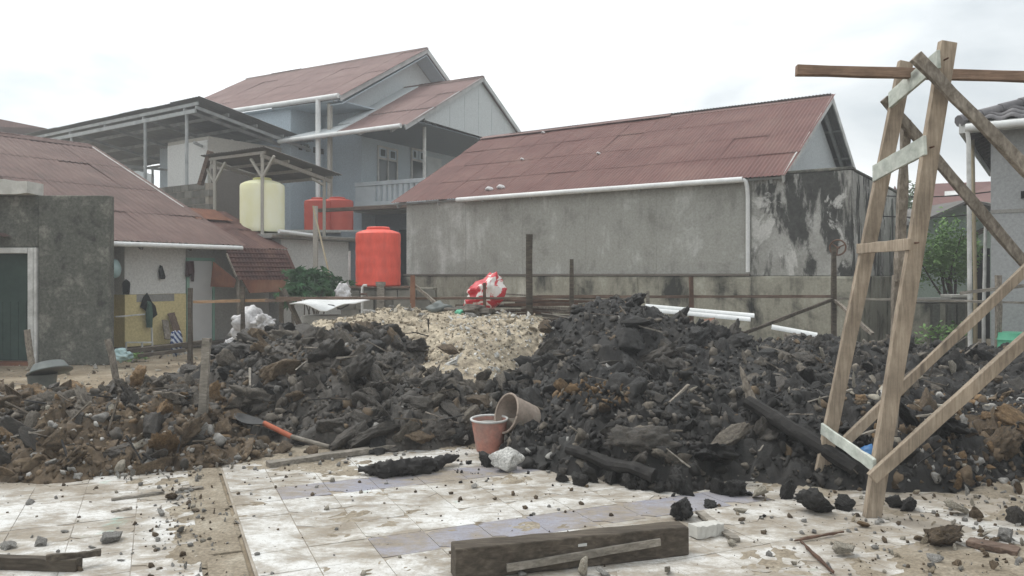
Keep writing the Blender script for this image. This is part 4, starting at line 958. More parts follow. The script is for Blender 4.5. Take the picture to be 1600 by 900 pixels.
# far roof at the very left
fr = thing('distant_house', 'distant house whose pale maroon roof peeps above the left canopy', 'house', (-24, 38, 0))
b = MB(); b.box((-30, 38, 0), (-20, 44, 7.2)); put('wall', b, 'wall_gable', fr)
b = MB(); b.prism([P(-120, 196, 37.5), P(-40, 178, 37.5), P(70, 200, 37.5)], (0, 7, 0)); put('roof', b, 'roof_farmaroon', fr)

# ================================================================== foliage
def leaves(name, mat, parent, centre, rad, n, size, seed, shape='leaf', squash=1.0):
    r_ = np.random.default_rng(seed); v = []; f = []
    cl = r_.normal(0, 0.42, (max(6, n // 60), 3)); cl = cl / np.maximum(1, np.linalg.norm(cl, axis=1))[:, None]
    for i in range(n):
        c = cl[r_.integers(len(cl))] + r_.normal(0, 0.20, 3)
        p = Vector(centre) + Vector((c[0] * rad[0], c[1] * rad[1], c[2] * rad[2]))
        q = Euler((r_.uniform(-1.0, 1.0), r_.uniform(-0.9, 0.9), r_.uniform(0, 6.28))).to_matrix()
        s = size * r_.uniform(0.6, 1.35); k = len(v)
        if shape == 'leaf':
            pts = [(0, -s, 0), (s * 0.42, -s * 0.1, s * 0.12), (0, s, -s * 0.15), (-s * 0.42, -s * 0.1, s * 0.12), (0, -s * 0.1, 0)]
            v += [p + q @ Vector(t_) for t_ in pts]; f += [(k, k+1, k+4), (k+1, k+2, k+4), (k+2, k+3, k+4), (k+3, k, k+4)]
        else:                                           # palmate leaf with five lobes
            v.append(p)
            for j in range(5):
                a_ = (j - 2) * 0.62; d_ = Vector((math.sin(a_), math.cos(a_), 0)); n_ = Vector((d_.y, -d_.x, 0)); ln = s * (1.2 - 0.12 * abs(j - 2))
                m = len(v); v += [p + q @ (d_ * ln * 0.5 + n_ * s * 0.16 + Vector((0, 0, s * 0.1))), p + q @ (d_ * ln - Vector((0, 0, s * 0.25))), p + q @ (d_ * ln * 0.5 - n_ * s * 0.16 + Vector((0, 0, s * 0.1)))]
                f += [(k, m, m + 1), (k, m + 1, m + 2)]
    mb = MB(); mb.v = v; mb.f = f
    return put(name, mb, mat, parent, fix=False)
bu = thing('leafy_bush', 'tall loose green bush with thin stems in front of the green house', 'bush', (X(1480, 17.0), 17.0, 0))
bb = MB(); q0 = Vector((X(1484, 17.0), 17.0, 0.9)); random.seed(3)
for k in range(9):
    e = P(random.uniform(1440, 1512), random.uniform(358, 425), 17.0 + random.uniform(-0.5, 0.5)); m_ = q0.lerp(e, 0.5) + Vector((random.uniform(-.15, .15), 0, 0.1))
    bb.tube([Vector((q0.x + random.uniform(-.15, .15), 17.0, 0)), q0 + Vector((random.uniform(-.1, .1), 0, 0)), m_, e], [0.035, 0.03, 0.018, 0.008], 6)
put('stem', bb, 'bark', bu, smooth=60)
leaves('crown', 'leaf_bush', bu, P(1473, 395, 17.0), (0.62, 0.55, 0.75), 3200, 0.050, 5)
leaves('crown', 'leaf_bush', bu, P(1500, 400, 17.0), (0.45, 0.45, 0.45), 1200, 0.048, 15)
ft = thing('distant_tree', 'thin leafy tree top showing between the scaffold legs', 'tree', (X(1424, 27), 27, 0))
bb = MB(); bb.tube([(X(1424, 27), 27, 0), (X(1426, 27), 27, 2.8), P(1430, 300, 27)], [0.12, 0.08, 0.03], 7); put('trunk', bb, 'bark', ft, smooth=60)
leaves('crown', 'leaf_far', ft, P(1428, 325, 27), (0.55, 0.5, 0.95), 700, 0.075, 6)
cs = thing('cassava_plant', 'dark green broad leaved plant left of the orange tank', 'plant', (X(490, 17.2), 17.2, 0)); random.seed(4)
bb = MB()
for k in range(8):
    e = P(random.uniform(462, 522), random.uniform(432, 455), 17.2 + random.uniform(-.4, .4)); bb.tube([(X(490, 17.2) + random.uniform(-.3, .3), 17.2, 0), e], [0.02, 0.008], 6)
put('stem', bb, 'bark', cs)
leaves('foliage', 'leaf_cassava', cs, P(489, 449, 17.2), (0.70, 0.45, 0.34), 420, 0.15, 8, 'palm')
leaves('foliage', 'leaf_cassava', cs, P(478, 436, 17.3), (0.40, 0.3, 0.18), 200, 0.16, 9, 'palm')
wd_ = thing('weed_clump', 'small green weeds at the foot of the garden wall', 'plant', (X(1470, 13.6), 13.6, 0))
leaves('foliage', 'leaf_bush', wd_, (X(1466, 13.8), 13.8, 0.55), (0.55, 0.2, 0.28), 260, 0.05, 12)
wd_ = thing('weed_clump', 'bright green weeds under the step of the low house', 'plant', (X(208, 14.6), 14.6, 0))
leaves('foliage', 'leaf_bush', wd_, (X(208, 14.6), 14.6, 0.10), (0.26, 0.15, 0.12), 260, 0.04, 13)

# ================================================================== soil heaps
HE = {  # bumps: cx, cy, rx, ry, height
 'brown': [(-6.3, 7.6, 1.7, 1.7, .40), (-5.0, 7.6, 1.4, 1.7, .41), (-3.9, 7.65, 1.3, 1.65, .42), (-3.15, 7.7, 1.0, 1.4, .36), (-2.65, 7.2, .7, .6, .16)],
 'mid':   [(-2.85, 9.75, 1.2, 1.9, .80), (-1.95, 9.5, 1.1, 2.0, .86), (-1.25, 8.3, 1.05, 1.1, .48), (-.6, 8.0, .65, .85, .34), (-3.5, 9.6, .9, 1.2, .38), (-2.2, 8.6, 1.0, 1.1, .40), (-.45, 8.9, .75, .8, .40)],
 'sand':  [(-2.0, 12.1, 1.6, 2.5, 1.10), (-.6, 12.0, 1.5, 2.8, 1.0), (.5, 11.8, 1.3, 2.2, .90), (-.7, 10.4, 1.1, 2.0, .74)],
 'black': [(1.25, 10.2, 1.0, 2.1, 1.24), (1.75, 10.3, 1.0, 2.0, .90), (.68, 8.5, .85, 1.5, .62), (1.35, 7.7, 1.35, 1.9, .58), (2.35, 9.9, 1.4, 2.2, .88), (2.7, 7.5, 1.5, 1.9, .54), (4.0, 9.7, 1.6, 2.3, .76),
           (4.1, 7.4, 1.5, 1.7, .48), (5.6, 9.5, 1.7, 2.4, .68), (5.5, 7.3, 1.6, 1.7, .45), (7.2, 9.3, 1.8, 2.4, .62), (7.0, 7.2, 1.6, 1.6, .4)],
}
def worley(x, y, cell, seed):
    xi = np.floor(x / cell).astype(np.int64); yi = np.floor(y / cell).astype(np.int64); z0 = 0 * xi
    f1 = np.full(x.shape, 9.0); f2 = np.full(x.shape, 9.0); hh = np.zeros(x.shape)
    for a in (-1, 0, 1):
        for b in (-1, 0, 1):
            ci, cj = xi + a, yi + b
            dx = x - (ci + 0.5 + 0.45 * _h(ci, cj, z0, seed)) * cell; dy = y - (cj + 0.5 + 0.45 * _h(ci, cj, z0, seed + 1)) * cell
            d = np.sqrt(dx * dx + dy * dy) / cell
            top = 0.5 * _h(ci, cj, z0, seed + 2) + (dx * _h(ci, cj, z0, seed + 3) + dy * _h(ci, cj, z0, seed + 4)) / cell * 0.8
            c = d < f1
            f2 = np.where(c, f1, np.minimum(f2, d)); hh = np.where(c, top, hh); f1 = np.where(c, d, f1)
    return hh, f2 - f1
def heap_h(k, x, y, rough=True):
    x = np.asarray(x, float); y = np.asarray(y, float)
    wx = x + 0.22 * fbm(x * 0.9, y * 0.9, 0, 31, 3); wy = y + 0.22 * fbm(x * 0.9, y * 0.9, 5, 37, 3)
    h = 0
    for (cx, cy, rx, ry, A_) in HE[k]:
        r2 = ((wx - cx) / rx) ** 2 + ((wy - cy) / ry) ** 2
        h = h + (A_ * np.clip(1 - r2, 0, 1) ** 0.75) ** 4
    h = h ** 0.25
    if rough:
        m = np.clip(h / 0.11, 0, 1); g_ = 0.5 if k == 'sand' else 1.0
        jx = x + 0.05 * fbm(x * 5, y * 5, 0, 81, 3); jy = y + 0.05 * fbm(x * 5, y * 5, 4, 83, 3)
        t1, e1 = worley(jx, jy, 0.30, 5); t2, e2 = worley(jx, jy, 0.125, 15)
        h = h + m * g_ * (0.06 * fbm(x * 2.2, y * 2.2, 0, 41, 3, 0.5) + 0.085 * t1 - 0.055 * np.exp(-e1 / 0.09) + 0.040 * t2 - 0.022 * np.exp(-e2 / 0.14) + 0.016 * fbm(x * 20, y * 20, 0, 45, 3, 0.7) + 0.01)
    return h
def surf(x, y):
    r = {k: float(heap_h(k, np.array([x]), np.array([y]))[0]) for k in HE}
    k = max(r, key=r.get); return r[k], k
HEAPS = {}
def onheap(px, py, lift=0.0):
    ds = np.arange(5.0, 14.0, 0.02); x = (px - 800) / FPX * ds; z = CAMZ + (HOR - py) / FPX * ds
    h = np.maximum.reduce([heap_h(k, x, ds) for k in HE] + [0 * x + 0.02]); i = int(np.argmax(z <= h + 0.04)) if (z <= h + 0.04).any() else len(ds) - 1
    return Vector((x[i], ds[i], h[i] + 0.04 + lift))
for k, (nm, lab, x0, x1, y0, y1, mt, cat) in {
    'brown': ('soil_heap', 'low heap of brown clods and broken stones at the left', -6.9, -1.6, 5.8, 9.8, 'clay_brown', 'soil heap'),
    'mid': ('soil_heap', 'dark grey clay clod heap behind the shovel', -4.8, 0.4, 6.9, 12.0, 'clay_charcoal', 'soil heap'),
    'sand': ('sand_heap', 'pale tan heap of sand and broken mortar between the dark heaps', -3.8, 2.0, 8.3, 14.6, 'sand_tan', 'sand heap'),
    'black': ('soil_heap', 'large black peaty clod heap filling the right behind the scaffold', -0.6, 8.8, 5.3, 12.6, 'peat_black', 'soil heap')}.items():
    st_ = 0.022; xs = np.arange(x0, x1, st_); ys = np.arange(y0, y1, st_); gx, gy = np.meshgrid(xs, ys); h = heap_h(k, gx, gy)
    ii = np.arange(gx.size).reshape(gx.shape); qf = np.stack([ii[:-1, :-1], ii[:-1, 1:], ii[1:, 1:], ii[1:, :-1]], -1).reshape(-1, 4)
    keep = h.ravel()[qf].max(1) > 0.012
    jx = gx + 0.012 * fbm(gx * 9, gy * 9, 3, 51, 2); jy = gy + 0.012 * fbm(gx * 9, gy * 9, 7, 53, 2)
    me = npmesh(nm, np.stack([jx.ravel(), jy.ravel(), (h - 0.01).ravel()], 1), qf[keep], [mt], smooth=False)
    # drop unused vertices
    o = inst(nm, me, None, (0, 0, 0)); tag(o, lab, cat, 'heaps of dug out soil and rubble'); HEAPS[k] = o

# ---- clod shapes
def ico(sub):
    import bmesh
    bm = bmesh.new(); bmesh.ops.create_icosphere(bm, subdivisions=sub, radius=1.0)
    v = np.array([tuple(p.co) for p in bm.verts]); f = np.array([[w.index for w in q.verts] for q in bm.faces]); bm.free(); return v, f
ICO = {s: ico(s) for s in (1, 2, 3, 4)}
_v, _f = ICO[1]
def clod(sub, seed, cuts=6, lump=0.25, roughn=0.06, asp=0.35, cut0=0.45, jit=0.0):
    r_ = np.random.default_rng(seed); v, f = ICO[sub]; v = v.copy()
    v = v / (np.sum(np.abs(v) ** 5, 1) ** 0.2)[:, None] * 0.92
    v = v * (1 + lump * fbm(v[:, 0] * 1.3 + seed, v[:, 1] * 1.3, v[:, 2] * 1.3, seed, 2))[:, None]
    for c in range(cuts):
        n = r_.normal(0, 1, 3); n /= np.linalg.norm(n); d = v @ n; e = r_.uniform(cut0, 0.80)
        v = v - np.maximum(0, d - e)[:, None] * n[None] * 0.94
    v = v * (1 + roughn * fbm(v[:, 0] * 6.5, v[:, 1] * 6.5, v[:, 2] * 6.5 + seed, seed + 5, 4, 0.62))[:, None]
    if jit: v = v * (1 + jit * r_.uniform(-1, 1, (len(v), 1)))
    v = v * np.array([1, 1 - asp * r_.random(), 1 - asp * (0.4 + 0.8 * r_.random())])
    return v, f
def clod_set(nm, n, sub, seed0, mat='clay_charcoal', smooth=False, **k):
    out = []
    for i in range(n):
        v, f = clod(sub, seed0 + i, **k); out.append(npmesh(nm, v, f, [mat], smooth=smooth))
    return out
clods = clod_set('clod', 14, 4, 100, cuts=7, lump=0.17, roughn=0.11, asp=0.45, cut0=0.48, jit=0.035)
slabs = clod_set('clod', 10, 4, 200, cuts=8, lump=0.12, roughn=0.06, asp=0.6, cut0=0.40, jit=0.018)
crumb = clod_set('clod', 8, 4, 250, cuts=3, lump=0.26, roughn=0.20, cut0=0.5, jit=0.06)
stones = clod_set('stone', 12, 3, 300, 'rubble_grey', cuts=14, lump=0.4, roughn=0.03, asp=0.55, cut0=0.15)
OCT = (np.array([(1,0,0),(-1,0,0),(0,1,0),(0,-1,0),(0,0,1),(0,0,-1)], float), np.array([(0,2,4),(2,1,4),(1,3,4),(3,0,4),(2,0,5),(1,2,5),(3,1,5),(0,3,5)]))
ICO[0] = (np.concatenate([OCT[0], np.array([(a,b,c) for a in (-1,1) for b in (-1,1) for c in (-1,1)]) / 1.7]), None)
def tinyclod(seed):
    r_ = np.random.default_rng(seed); p = (1 + 5 ** .5) / 2
    v = np.array([(-1,p,0),(1,p,0),(-1,-p,0),(1,-p,0),(0,-1,p),(0,1,p),(0,-1,-p),(0,1,-p),(p,0,-1),(p,0,1),(-p,0,-1),(-p,0,1)]) / 1.9
    f = np.array([(0,11,5),(0,5,1),(0,1,7),(0,7,10),(0,10,11),(1,5,9),(5,11,4),(11,10,2),(10,7,6),(7,1,8),(3,9,4),(3,4,2),(3,2,6),(3,6,8),(3,8,9),(4,9,5),(2,4,11),(6,2,10),(8,6,7),(9,8,1)])
    return v * r_.uniform(0.6, 1.3, (12, 1)) * r_.uniform(0.6, 1.1, 3), f
LOW1 = [tinyclod(400 + i) for i in range(16)]
LOW2 = [clod(2, 430 + i, 6, 0.24, 0.16, 0.5, 0.42, 0.17) for i in range(16)]
LOWS = [clod(2, 460 + i, 13, 0.40, 0.04, 0.55, 0.15) for i in range(12)]

def rotm(n, r_):                                        # n random rotation matrices
    q = r_.normal(0, 1, (n, 4)); q /= np.linalg.norm(q, axis=1)[:, None]; w, x, y, z = q.T
    return np.stack([np.stack([1-2*(y*y+z*z), 2*(x*y-z*w), 2*(x*z+y*w)], 1), np.stack([2*(x*y+z*w), 1-2*(x*x+z*z), 2*(y*z-x*w)], 1), np.stack([2*(x*z-y*w), 2*(y*z+x*w), 1-2*(x*x+y*y)], 1)], 1)
def scatter_mesh(name, shapes, pos, size, mi, r_, parent=None):
    n = len(pos); Rm = rotm(n, r_); V = []; Fc = []; MI = []; base = 0; ch = r_.integers(0, len(shapes), n)
    for i in range(n):
        v, f = shapes[ch[i]]; V.append((v * size[i]) @ Rm[i].T + pos[i]); Fc.append(f + base); MI.append(np.full(len(f), mi[i])); base += len(v)
    me = npmesh(name, np.concatenate(V), np.concatenate(Fc), SOILS, np.concatenate(MI))
    return inst(name, me, parent, (0, 0, 0))

def pick(k, x, y, r_, n=None):
    """which soil a clod at x, y is made of"""
    u = r_.random()
    if n is None: n = float(fbm(np.array([x * 0.8]), np.array([y * 0.8]), 0, 71, 2)[0])
    if k == 'brown':
        front = y < 6.9 and x > -4.2
        if u < (0.16 if front else 0.05): return 'rubble_grey'
        if u < (0.22 if front else 0.08): return 'rubble_pale'
        if u < 0.24: return 'clay_ochre'
        return 'clay_brown' if u < 0.72 + 0.3 * n else ('clay_grey' if u < 0.86 else 'clay_charcoal')
    if k == 'mid':
        if u < 0.018: return 'rubble_grey'
        if u < 0.10 + 0.12 * (x < -2.9): return 'clay_brown'
        return 'clay_charcoal' if u < 0.52 + 0.25 * n else ('clay_grey' if u < 0.85 else 'peat_black')
    if k == 'sand': return ('plaster_white' if u < 0.04 + 0.36 * (x > -0.9) else ('rubble_pale' if u < 0.20 + 0.4 * (x > -0.9) else ('sand_tan' if u < 0.97 else 'rubble_grey')))
    # black heap: an ochre pocket, brown stony right foot
    if (x - 0.80) ** 2 / 0.16 + (y - 7.45) ** 2 / 0.07 < 1: return 'clay_ochre' if u < 0.75 else ('rubble_pale' if u < 0.88 else 'clay_brown')
    if x > 2.9 and y < 7.4 - 0.0 * x:
        if u < 0.14: return 'rubble_grey'
        if u < 0.20: return 'rubble_pale'
        if u < 0.48: return 'clay_brown'
        if u < 0.58: return 'clay_ochre'
        return 'peat_black'
    if x > 2.2 and y > 8.6 and u < 0.16: return 'rubble_grey' if u < 0.05 else ('clay_grey' if u < 0.11 else 'clay_brown')
    if u < 0.012: return 'rubble_grey'
    if u < 0.05: return 'clay_brown'
    return 'peat_black' if u < 0.62 + 0.25 * n else ('clay_charcoal' if u < 0.88 else 'clay_grey')
def visible(x, y, h):
    """front or crest of a heap as seen from the path: keep what is not well behind a higher crest"""
    px = 800 + FPX * x / y
    return -60 < px < 1660
def sample(k, n, r_, boxes, hmin=0.03):
    x0, x1, y0, y1 = boxes; xs = r_.uniform(x0, x1, n * 6); ys = r_.uniform(y0, y1, n * 6)
    hs = {q: heap_h(q, xs, ys) for q in HE}; hk = hs[k]; best = np.maximum.reduce([hs[q] for q in HE])
    ok = (hk >= best - 1e-6) & (hk > hmin) & (np.abs(800 + FPX * xs / ys - 800) < 870)
    # hidden back slopes get fewer
    back = heap_h(k, xs * 0.93, ys * 0.93, False) > hk + 0.18
    ok &= ~(back & (r_.random(len(xs)) < 0.85))
    idx = np.nonzero(ok)[0][:n]
    return xs[idx], ys[idx], hk[idx]
BOX = {'brown': (-6.8, -1.7, 6.0, 9.4), 'mid': (-4.6, .3, 7.0, 11.4), 'sand': (-3.6, 1.9, 8.6, 13.6), 'black': (-.5, 8.5, 5.5, 12.0)}
CLEAR = [(-0.20, 7.05, 0.27), (0.02, 7.0, 0.30), (0.1, 7.2, 0.25), (-1.66, 7.1, 0.2), (-1.9, 7.25, 0.22), (-2.15, 7.4, 0.25), (-2.45, 7.35, 0.3), (-2.3, 7.15, .3), (-2.0, 7.1, .22), (-2.2, 7.1, 0.2), (-3.12, 7.85, 0.12)]
def cleared(x, y): return any((x - a) ** 2 + (y - b) ** 2 < c * c for a, b, c in CLEAR)
for k, nbig, nmid, nsm, rr in (('brown', 260, 800, 3500, (0.055, 0.155)), ('mid', 300, 1000, 3500, (0.07, 0.19)), ('sand', 280, 350, 3500, (0.04, 0.125)), ('black', 300, 1900, 7000, (0.075, 0.20))):
    r_ = np.random.default_rng({'brown': 1, 'mid': 2, 'sand': 3, 'black': 4}[k])
    xs, ys, hs = sample(k, nbig, r_, BOX[k])
    for x, y, h in zip(xs, ys, hs):
        if cleared(x, y): continue
        mt = pick(k, x, y, r_); s = rr[0] + (rr[1] - rr[0]) * r_.random() ** 1.6
        st_ = mt.startswith('rubble') or mt in ('sand_tan', 'plaster_white')
        if st_: s *= 0.75; me = stones[r_.integers(len(stones))]
        else:
            u = r_.random(); lst = clods if u < 0.42 else (slabs if u < 0.75 else crumb); me = lst[r_.integers(len(lst))]
        inst('stone' if st_ else 'clod', me, HEAPS[k], (x, y, h + s * r_.uniform(-0.32, 0.16)), Euler((r_.uniform(-1.2, 1.2), r_.uniform(-0.9, 0.9), r_.uniform(0, 6.28))), (s * r_.uniform(1.0, 1.45), s * r_.uniform(0.8, 1.1), s * r_.uniform(0.65, 1.0)), mt)
    for (n, shp, s0, s1, nm) in ((nmid, LOWS if k == 'sand' else LOW2, 0.028, 0.085, 'small_clods'), (nsm, LOW1, 0.008, 0.032, 'crumbs')):
        xs, ys, hs = sample(k, n, r_, BOX[k], 0.015)
        sz = s0 + (s1 - s0) * r_.random(len(xs)) ** 2.2
        if k == 'sand': sz *= 0.85
        nn_ = fbm(xs * 0.8, ys * 0.8, 0, 71, 2); mi = [SI[pick(k, x, y, r_, q)] for x, y, q in zip(xs, ys, nn_)]
        o = scatter_mesh(nm, shp, np.stack([xs, ys, hs + sz * r_.uniform(-0.35, 0.22, len(xs))], 1), sz, mi, r_, HEAPS[k]); o['kind'] = 'stuff'
r_ = np.random.default_rng(44); xs, ys, hs = sample('black', 600, r_, (-0.3, 5.2, 5.6, 7.3), 0.012); sz = 0.022 + 0.06 * r_.random(len(xs)) ** 1.8
o = scatter_mesh('small_clods', LOW2, np.stack([xs, ys, hs + sz * 0.0], 1), sz, [SI[pick('black', x, y, r_, 0.6)] for x, y in zip(xs, ys)], r_, HEAPS['black']); o['kind'] = 'stuff'
# crumbs and grit fallen on the floor in front of the heaps
r_ = np.random.default_rng(9); n = 9500
xs = r_.uniform(-4.6, 5.6, n); ys = 3.6 + 4.4 * r_.random(n) ** 1.0
dens = np.clip(0.10 + 0.35 * np.clip((ys - 5.0) / 1.6, 0, 1) + 0.55 * np.clip((xs - 1.4) / 1.2, 0, 1) + 0.5 * np.exp(-(((xs - TO.x) * TB.x + (ys - TO.y) * TB.y + 1.08) / 0.16) ** 2), 0, 1)
ok = r_.random(n) < dens; xs, ys = xs[ok], ys[ok]
sz = 0.004 + 0.022 * r_.random(len(xs)) ** 3.6
mi = []
for x, y in zip(xs, ys):
    u = r_.random()
    if -0.7 < x < 1.8 and y > 4.7: mi.append(SI['peat_black' if u < 0.12 + 0.5 * (y > 5.9) else ('clay_brown' if u < 0.72 else ('sand_tan' if u < 0.85 else 'rubble_grey'))])
    else: mi.append(SI['rubble_grey' if u < 0.45 else ('rubble_pale' if u < 0.62 else ('clay_brown' if u < 0.97 else 'peat_black'))])
zz = np.maximum(dirt_height(xs, ys), 0.019)
o = scatter_mesh('scattered_grit', LOW1, np.stack([xs, ys, zz + sz * 0.35], 1), sz, mi, r_); tag(o, 'small grit and soil crumbs scattered over the tiled floor', 'grit', kind='stuff')
# grit on the path before the left buildings
n = 1800; xs = r_.uniform(-11, -2.5, n); ys = r_.uniform(9.3, 16.5, n); sz = 0.012 + 0.06 * r_.random(n) ** 3
o = scatter_mesh('path_rubble', LOWS, np.stack([xs, ys, sz * 0.3], 1), sz, [SI['rubble_pale' if u < 0.4 else ('rubble_grey' if u < 0.7 else ('sand_tan' if u < 0.85 else 'clay_brown'))] for u in r_.random(n)], r_)
tag(o, 'broken stones scattered along the sandy path by the left buildings', 'rubble', kind='stuff')
n = 900; xs = r_.uniform(-3.2, 9.0, n); ys = r_.uniform(12.2, 14.4, n); sz = 0.02 + 0.09 * r_.random(n) ** 2
o = scatter_mesh('fence_rubble', LOWS, np.stack([xs, ys, sz * 0.3 + 0.25 * np.clip(1 - np.abs(ys - 12.4), 0, 1)], 1), sz, [SI['rubble_grey' if u < 0.4 else ('clay_grey' if u < 0.7 else 'clay_brown')] for u in r_.random(n)], r_)
tag(o, 'broken stones strewn along the foot of the fence', 'rubble', kind='stuff')

# ================================================================== timber scaffold frame
def rough_beam(mb, a, b, w, h, up=UP, seg=7, wob=0.006, taper=1.0, seed=0):
    """sawn timber with slightly wandering edges"""
    r_ = random.Random(seed); a = Vector(a); b = Vector(b); t_ = (b - a).normalized(); sd = t_.cross(Vector(up))
    if sd.length < 1e-4: sd = t_.cross(Vector((1, 0, 0)))
    sd.normalize(); u = sd.cross(t_).normalized(); k = len(mb.v)
    for i in range(seg + 1):
        f_ = i / seg; p = a.lerp(b, f_); s = 1 + (taper - 1) * f_
        for (x, y) in ((-1, -1), (1, -1), (1, 1), (-1, 1)):
            mb.v.append(p + sd * (x * w / 2 * s + r_.uniform(-wob, wob)) + u * (y * h / 2 * s + r_.uniform(-wob, wob)))
    for i in range(seg):
        for j in range(4): mb.f.append((k+i*4+j, k+i*4+(j+1)%4, k+(i+1)*4+(j+1)%4, k+(i+1)*4+j))
    mb.f.append((k+3, k+2, k+1, k)); mb.f.append((k+seg*4, k+seg*4+1, k+seg*4+2, k+seg*4+3))
    return mb
D1, D2 = 5.15, 6.0
sf = thing('timber_scaffold', 'tall A shaped timber scaffold frame with four rungs and slanting braces', 'scaffold', (X(1362, D1), 5.5, 0))
def sbeam(name, a, b, w, h, mat, up=(0, -1, 0), seed=0, wob=0.003):
    return put(name, rough_beam(MB(), a, b, w, h, up, 9, wob, 1.0, seed), mat, sf, bevel=0.004)
L1a = Vector((X(1362, D1), D1, 0.012)); L1b = P(1481, 66, D1)
L2a = Vector((X(1284, D2), D2, 0.10)); L2b = P(1415, 97, D2)
sbeam('leg', L1a, L1b, 0.106, 0.05, 'wood_new', seed=1); sbeam('leg', L2a, L2b, 0.106, 0.05, 'wood_new', seed=2)
def onleg(a, b, z): return a.lerp(b, (z - a.z) / (b.z - a.z))
def rung(z1, z2, h, mat, ov1, ov2, seed):
    p1 = onleg(L1a, L1b, z1); p2 = onleg(L2a, L2b, z2)
    off = Vector((-0.07, -0.035, 0)); d_ = (p1 - p2).normalized()
    sbeam('rung', p2 - d_ * ov2 + off, p1 + d_ * ov1 + off * 0.9, 0.022, h, mat, UP, seed)
rung(3.00, 2.93, 0.125, 'wood_celadon', 0.02, 0.02, 3)
rung(2.44, 2.38, 0.125, 'wood_celadon', 0.02, 0.05, 4)
rung(1.80, 1.80, 0.075, 'wood_new', 0.02, 0.05, 5)
rung(0.37, 0.43, 0.085, 'wood_celadon', 0.03, 0.03, 6)
sbeam('brace', P(1430, 88, 5.06), P(1690, 352, 5.0), 0.075, 0.04, 'wood_weathered', seed=7, wob=0.006)
sbeam('brace', P(1381, 154, 6.07), P(1690, 516, 6.1), 0.075, 0.04, 'wood_weathered', seed=8, wob=0.006)
sbeam('brace', P(1362, 748, 5.06), P(1690, 452, 5.0), 0.080, 0.04, 'wood_new', seed=9)
sbeam('brace', P(1322, 688, 5.92), P(1690, 338, 5.9), 0.07, 0.04, 'wood_new', seed=10)
sbeam('crossbeam', P(1244, 110, 5.62), P(1720, 123, 5.5), 0.072, 0.06, 'wood_beamnew', seed=11)
b = MB(); rough_beam(b, P(1415, 188, 6.12), P(1404, 440, 6.14), 0.055, 0.045, (0, -1, 0), 8, 0.008, 1.1, 12); rough_beam(b, P(1404, 430, 6.17), P(1390, 720, 6.15), 0.08, 0.045, (0, -1, 0), 8, 0.008, 1.0, 13)
put('split_pole', b, 'wood_weathered', sf)
for l_a, l_b in ((L1a, L1b), (L2a, L2b)):
    for z_ in (0.37, 1.81, 2.43, 3.0):
        p = onleg(l_a, l_b, min(z_, l_b.z - 0.05)); put('nail', MB().tube([p + Vector((-0.02, -0.075, 0.0)), p + Vector((-0.02, -0.03, 0.0))], 0.006, 6), 'rust_iron', sf)

# ================================================================== site fence
fn = thing('site_fence', 'makeshift fence of thin brown posts and one long rail behind the heaps', 'fence', (1, 12.5, 0))
FD = 12.5
for (pa, pb) in (((432, 466), (826, 466)), ((824, 464), (1306, 463))):
    put('rail', rough_beam(MB(), P(*pa, FD), P(*pb, FD), 0.04, 0.04, UP, 14, 0.006, 1, int(pa[0])), 'wood_rail', fn)
put('rail', rough_beam(MB(), P(1300, 466, FD), P(1640, 474, FD), 0.04, 0.035, UP, 10, 0.005, 1, 77), 'wood_driftgrey', fn)
put('rail', rough_beam(MB(), P(1500, 458, 12.2), P(1640, 442, 11.8), 0.045, 0.05, UP, 6, 0.004, 1, 78), 'wood_driftgrey', fn)
for (px, top, w, mt) in ((645, 430, 0.075, 'orange_stake'), (757, 442, 0.05, 'rust_iron'), (827, 366, 0.105, 'wood_dark'), (893, 405, 0.06, 'wood_dark'), (1080, 432, 0.065, 'rust_iron'), (1303, 386, 0.07, 'wood_dark'), (1012, 455, 0.05, 'wood_driftgrey'), (1560, 430, 0.085, 'wood_weathered')):
    q = P(px, top, FD - 0.05); put('post', rough_beam(MB(), (q.x, q.y, 0), q, w, w * 0.8, (0, -1, 0), 6, 0.006, 0.95, px), mt, fn)
for (a_, b_) in (((1300, 468, 12.4), (1128, 534, 10.9)), ((1305, 470, 12.4), (1363, 522, 11.6)), ((648, 446, 12.5), (700, 490, 12.2))):
    put('brace', rough_beam(MB(), P(*a_), P(*b_), 0.05, 0.045, UP, 6, 0.006, 1, a_[0]), 'wood_weathered' if a_[0] != 1300 else 'wood_dark', fn)
f2 = thing('yard_fence', 'short fence of dark stakes with one bright new plank before the low house', 'fence', (X(360, 14), 14, 0))
put('plank', rough_beam(MB(), P(302, 472, 14.0), P(418, 469, 14.0), 0.03, 0.05, UP, 8, 0.003, 1, 5), 'wood_plank', f2)
put('rail', rough_beam(MB(), P(415, 470, 13.9), P(470, 468, 13.4), 0.04, 0.05, UP, 6, 0.004, 1, 6), 'wood_rail', f2)
for (px, top, w) in ((297, 450, 0.07), (379, 448, 0.065), (440, 455, 0.07)):
    q = P(px, top, 13.95); put('post', rough_beam(MB(), (q.x, q.y, 0), q, w, w, (0, -1, 0), 6, 0.006, 0.95, px), 'wood_dark', f2)
put('brace', rough_beam(MB(), P(443, 452, 13.9), P(470, 512, 13.6), 0.07, 0.06, UP, 6, 0.006, 1, 9), 'wood_dark', f2)

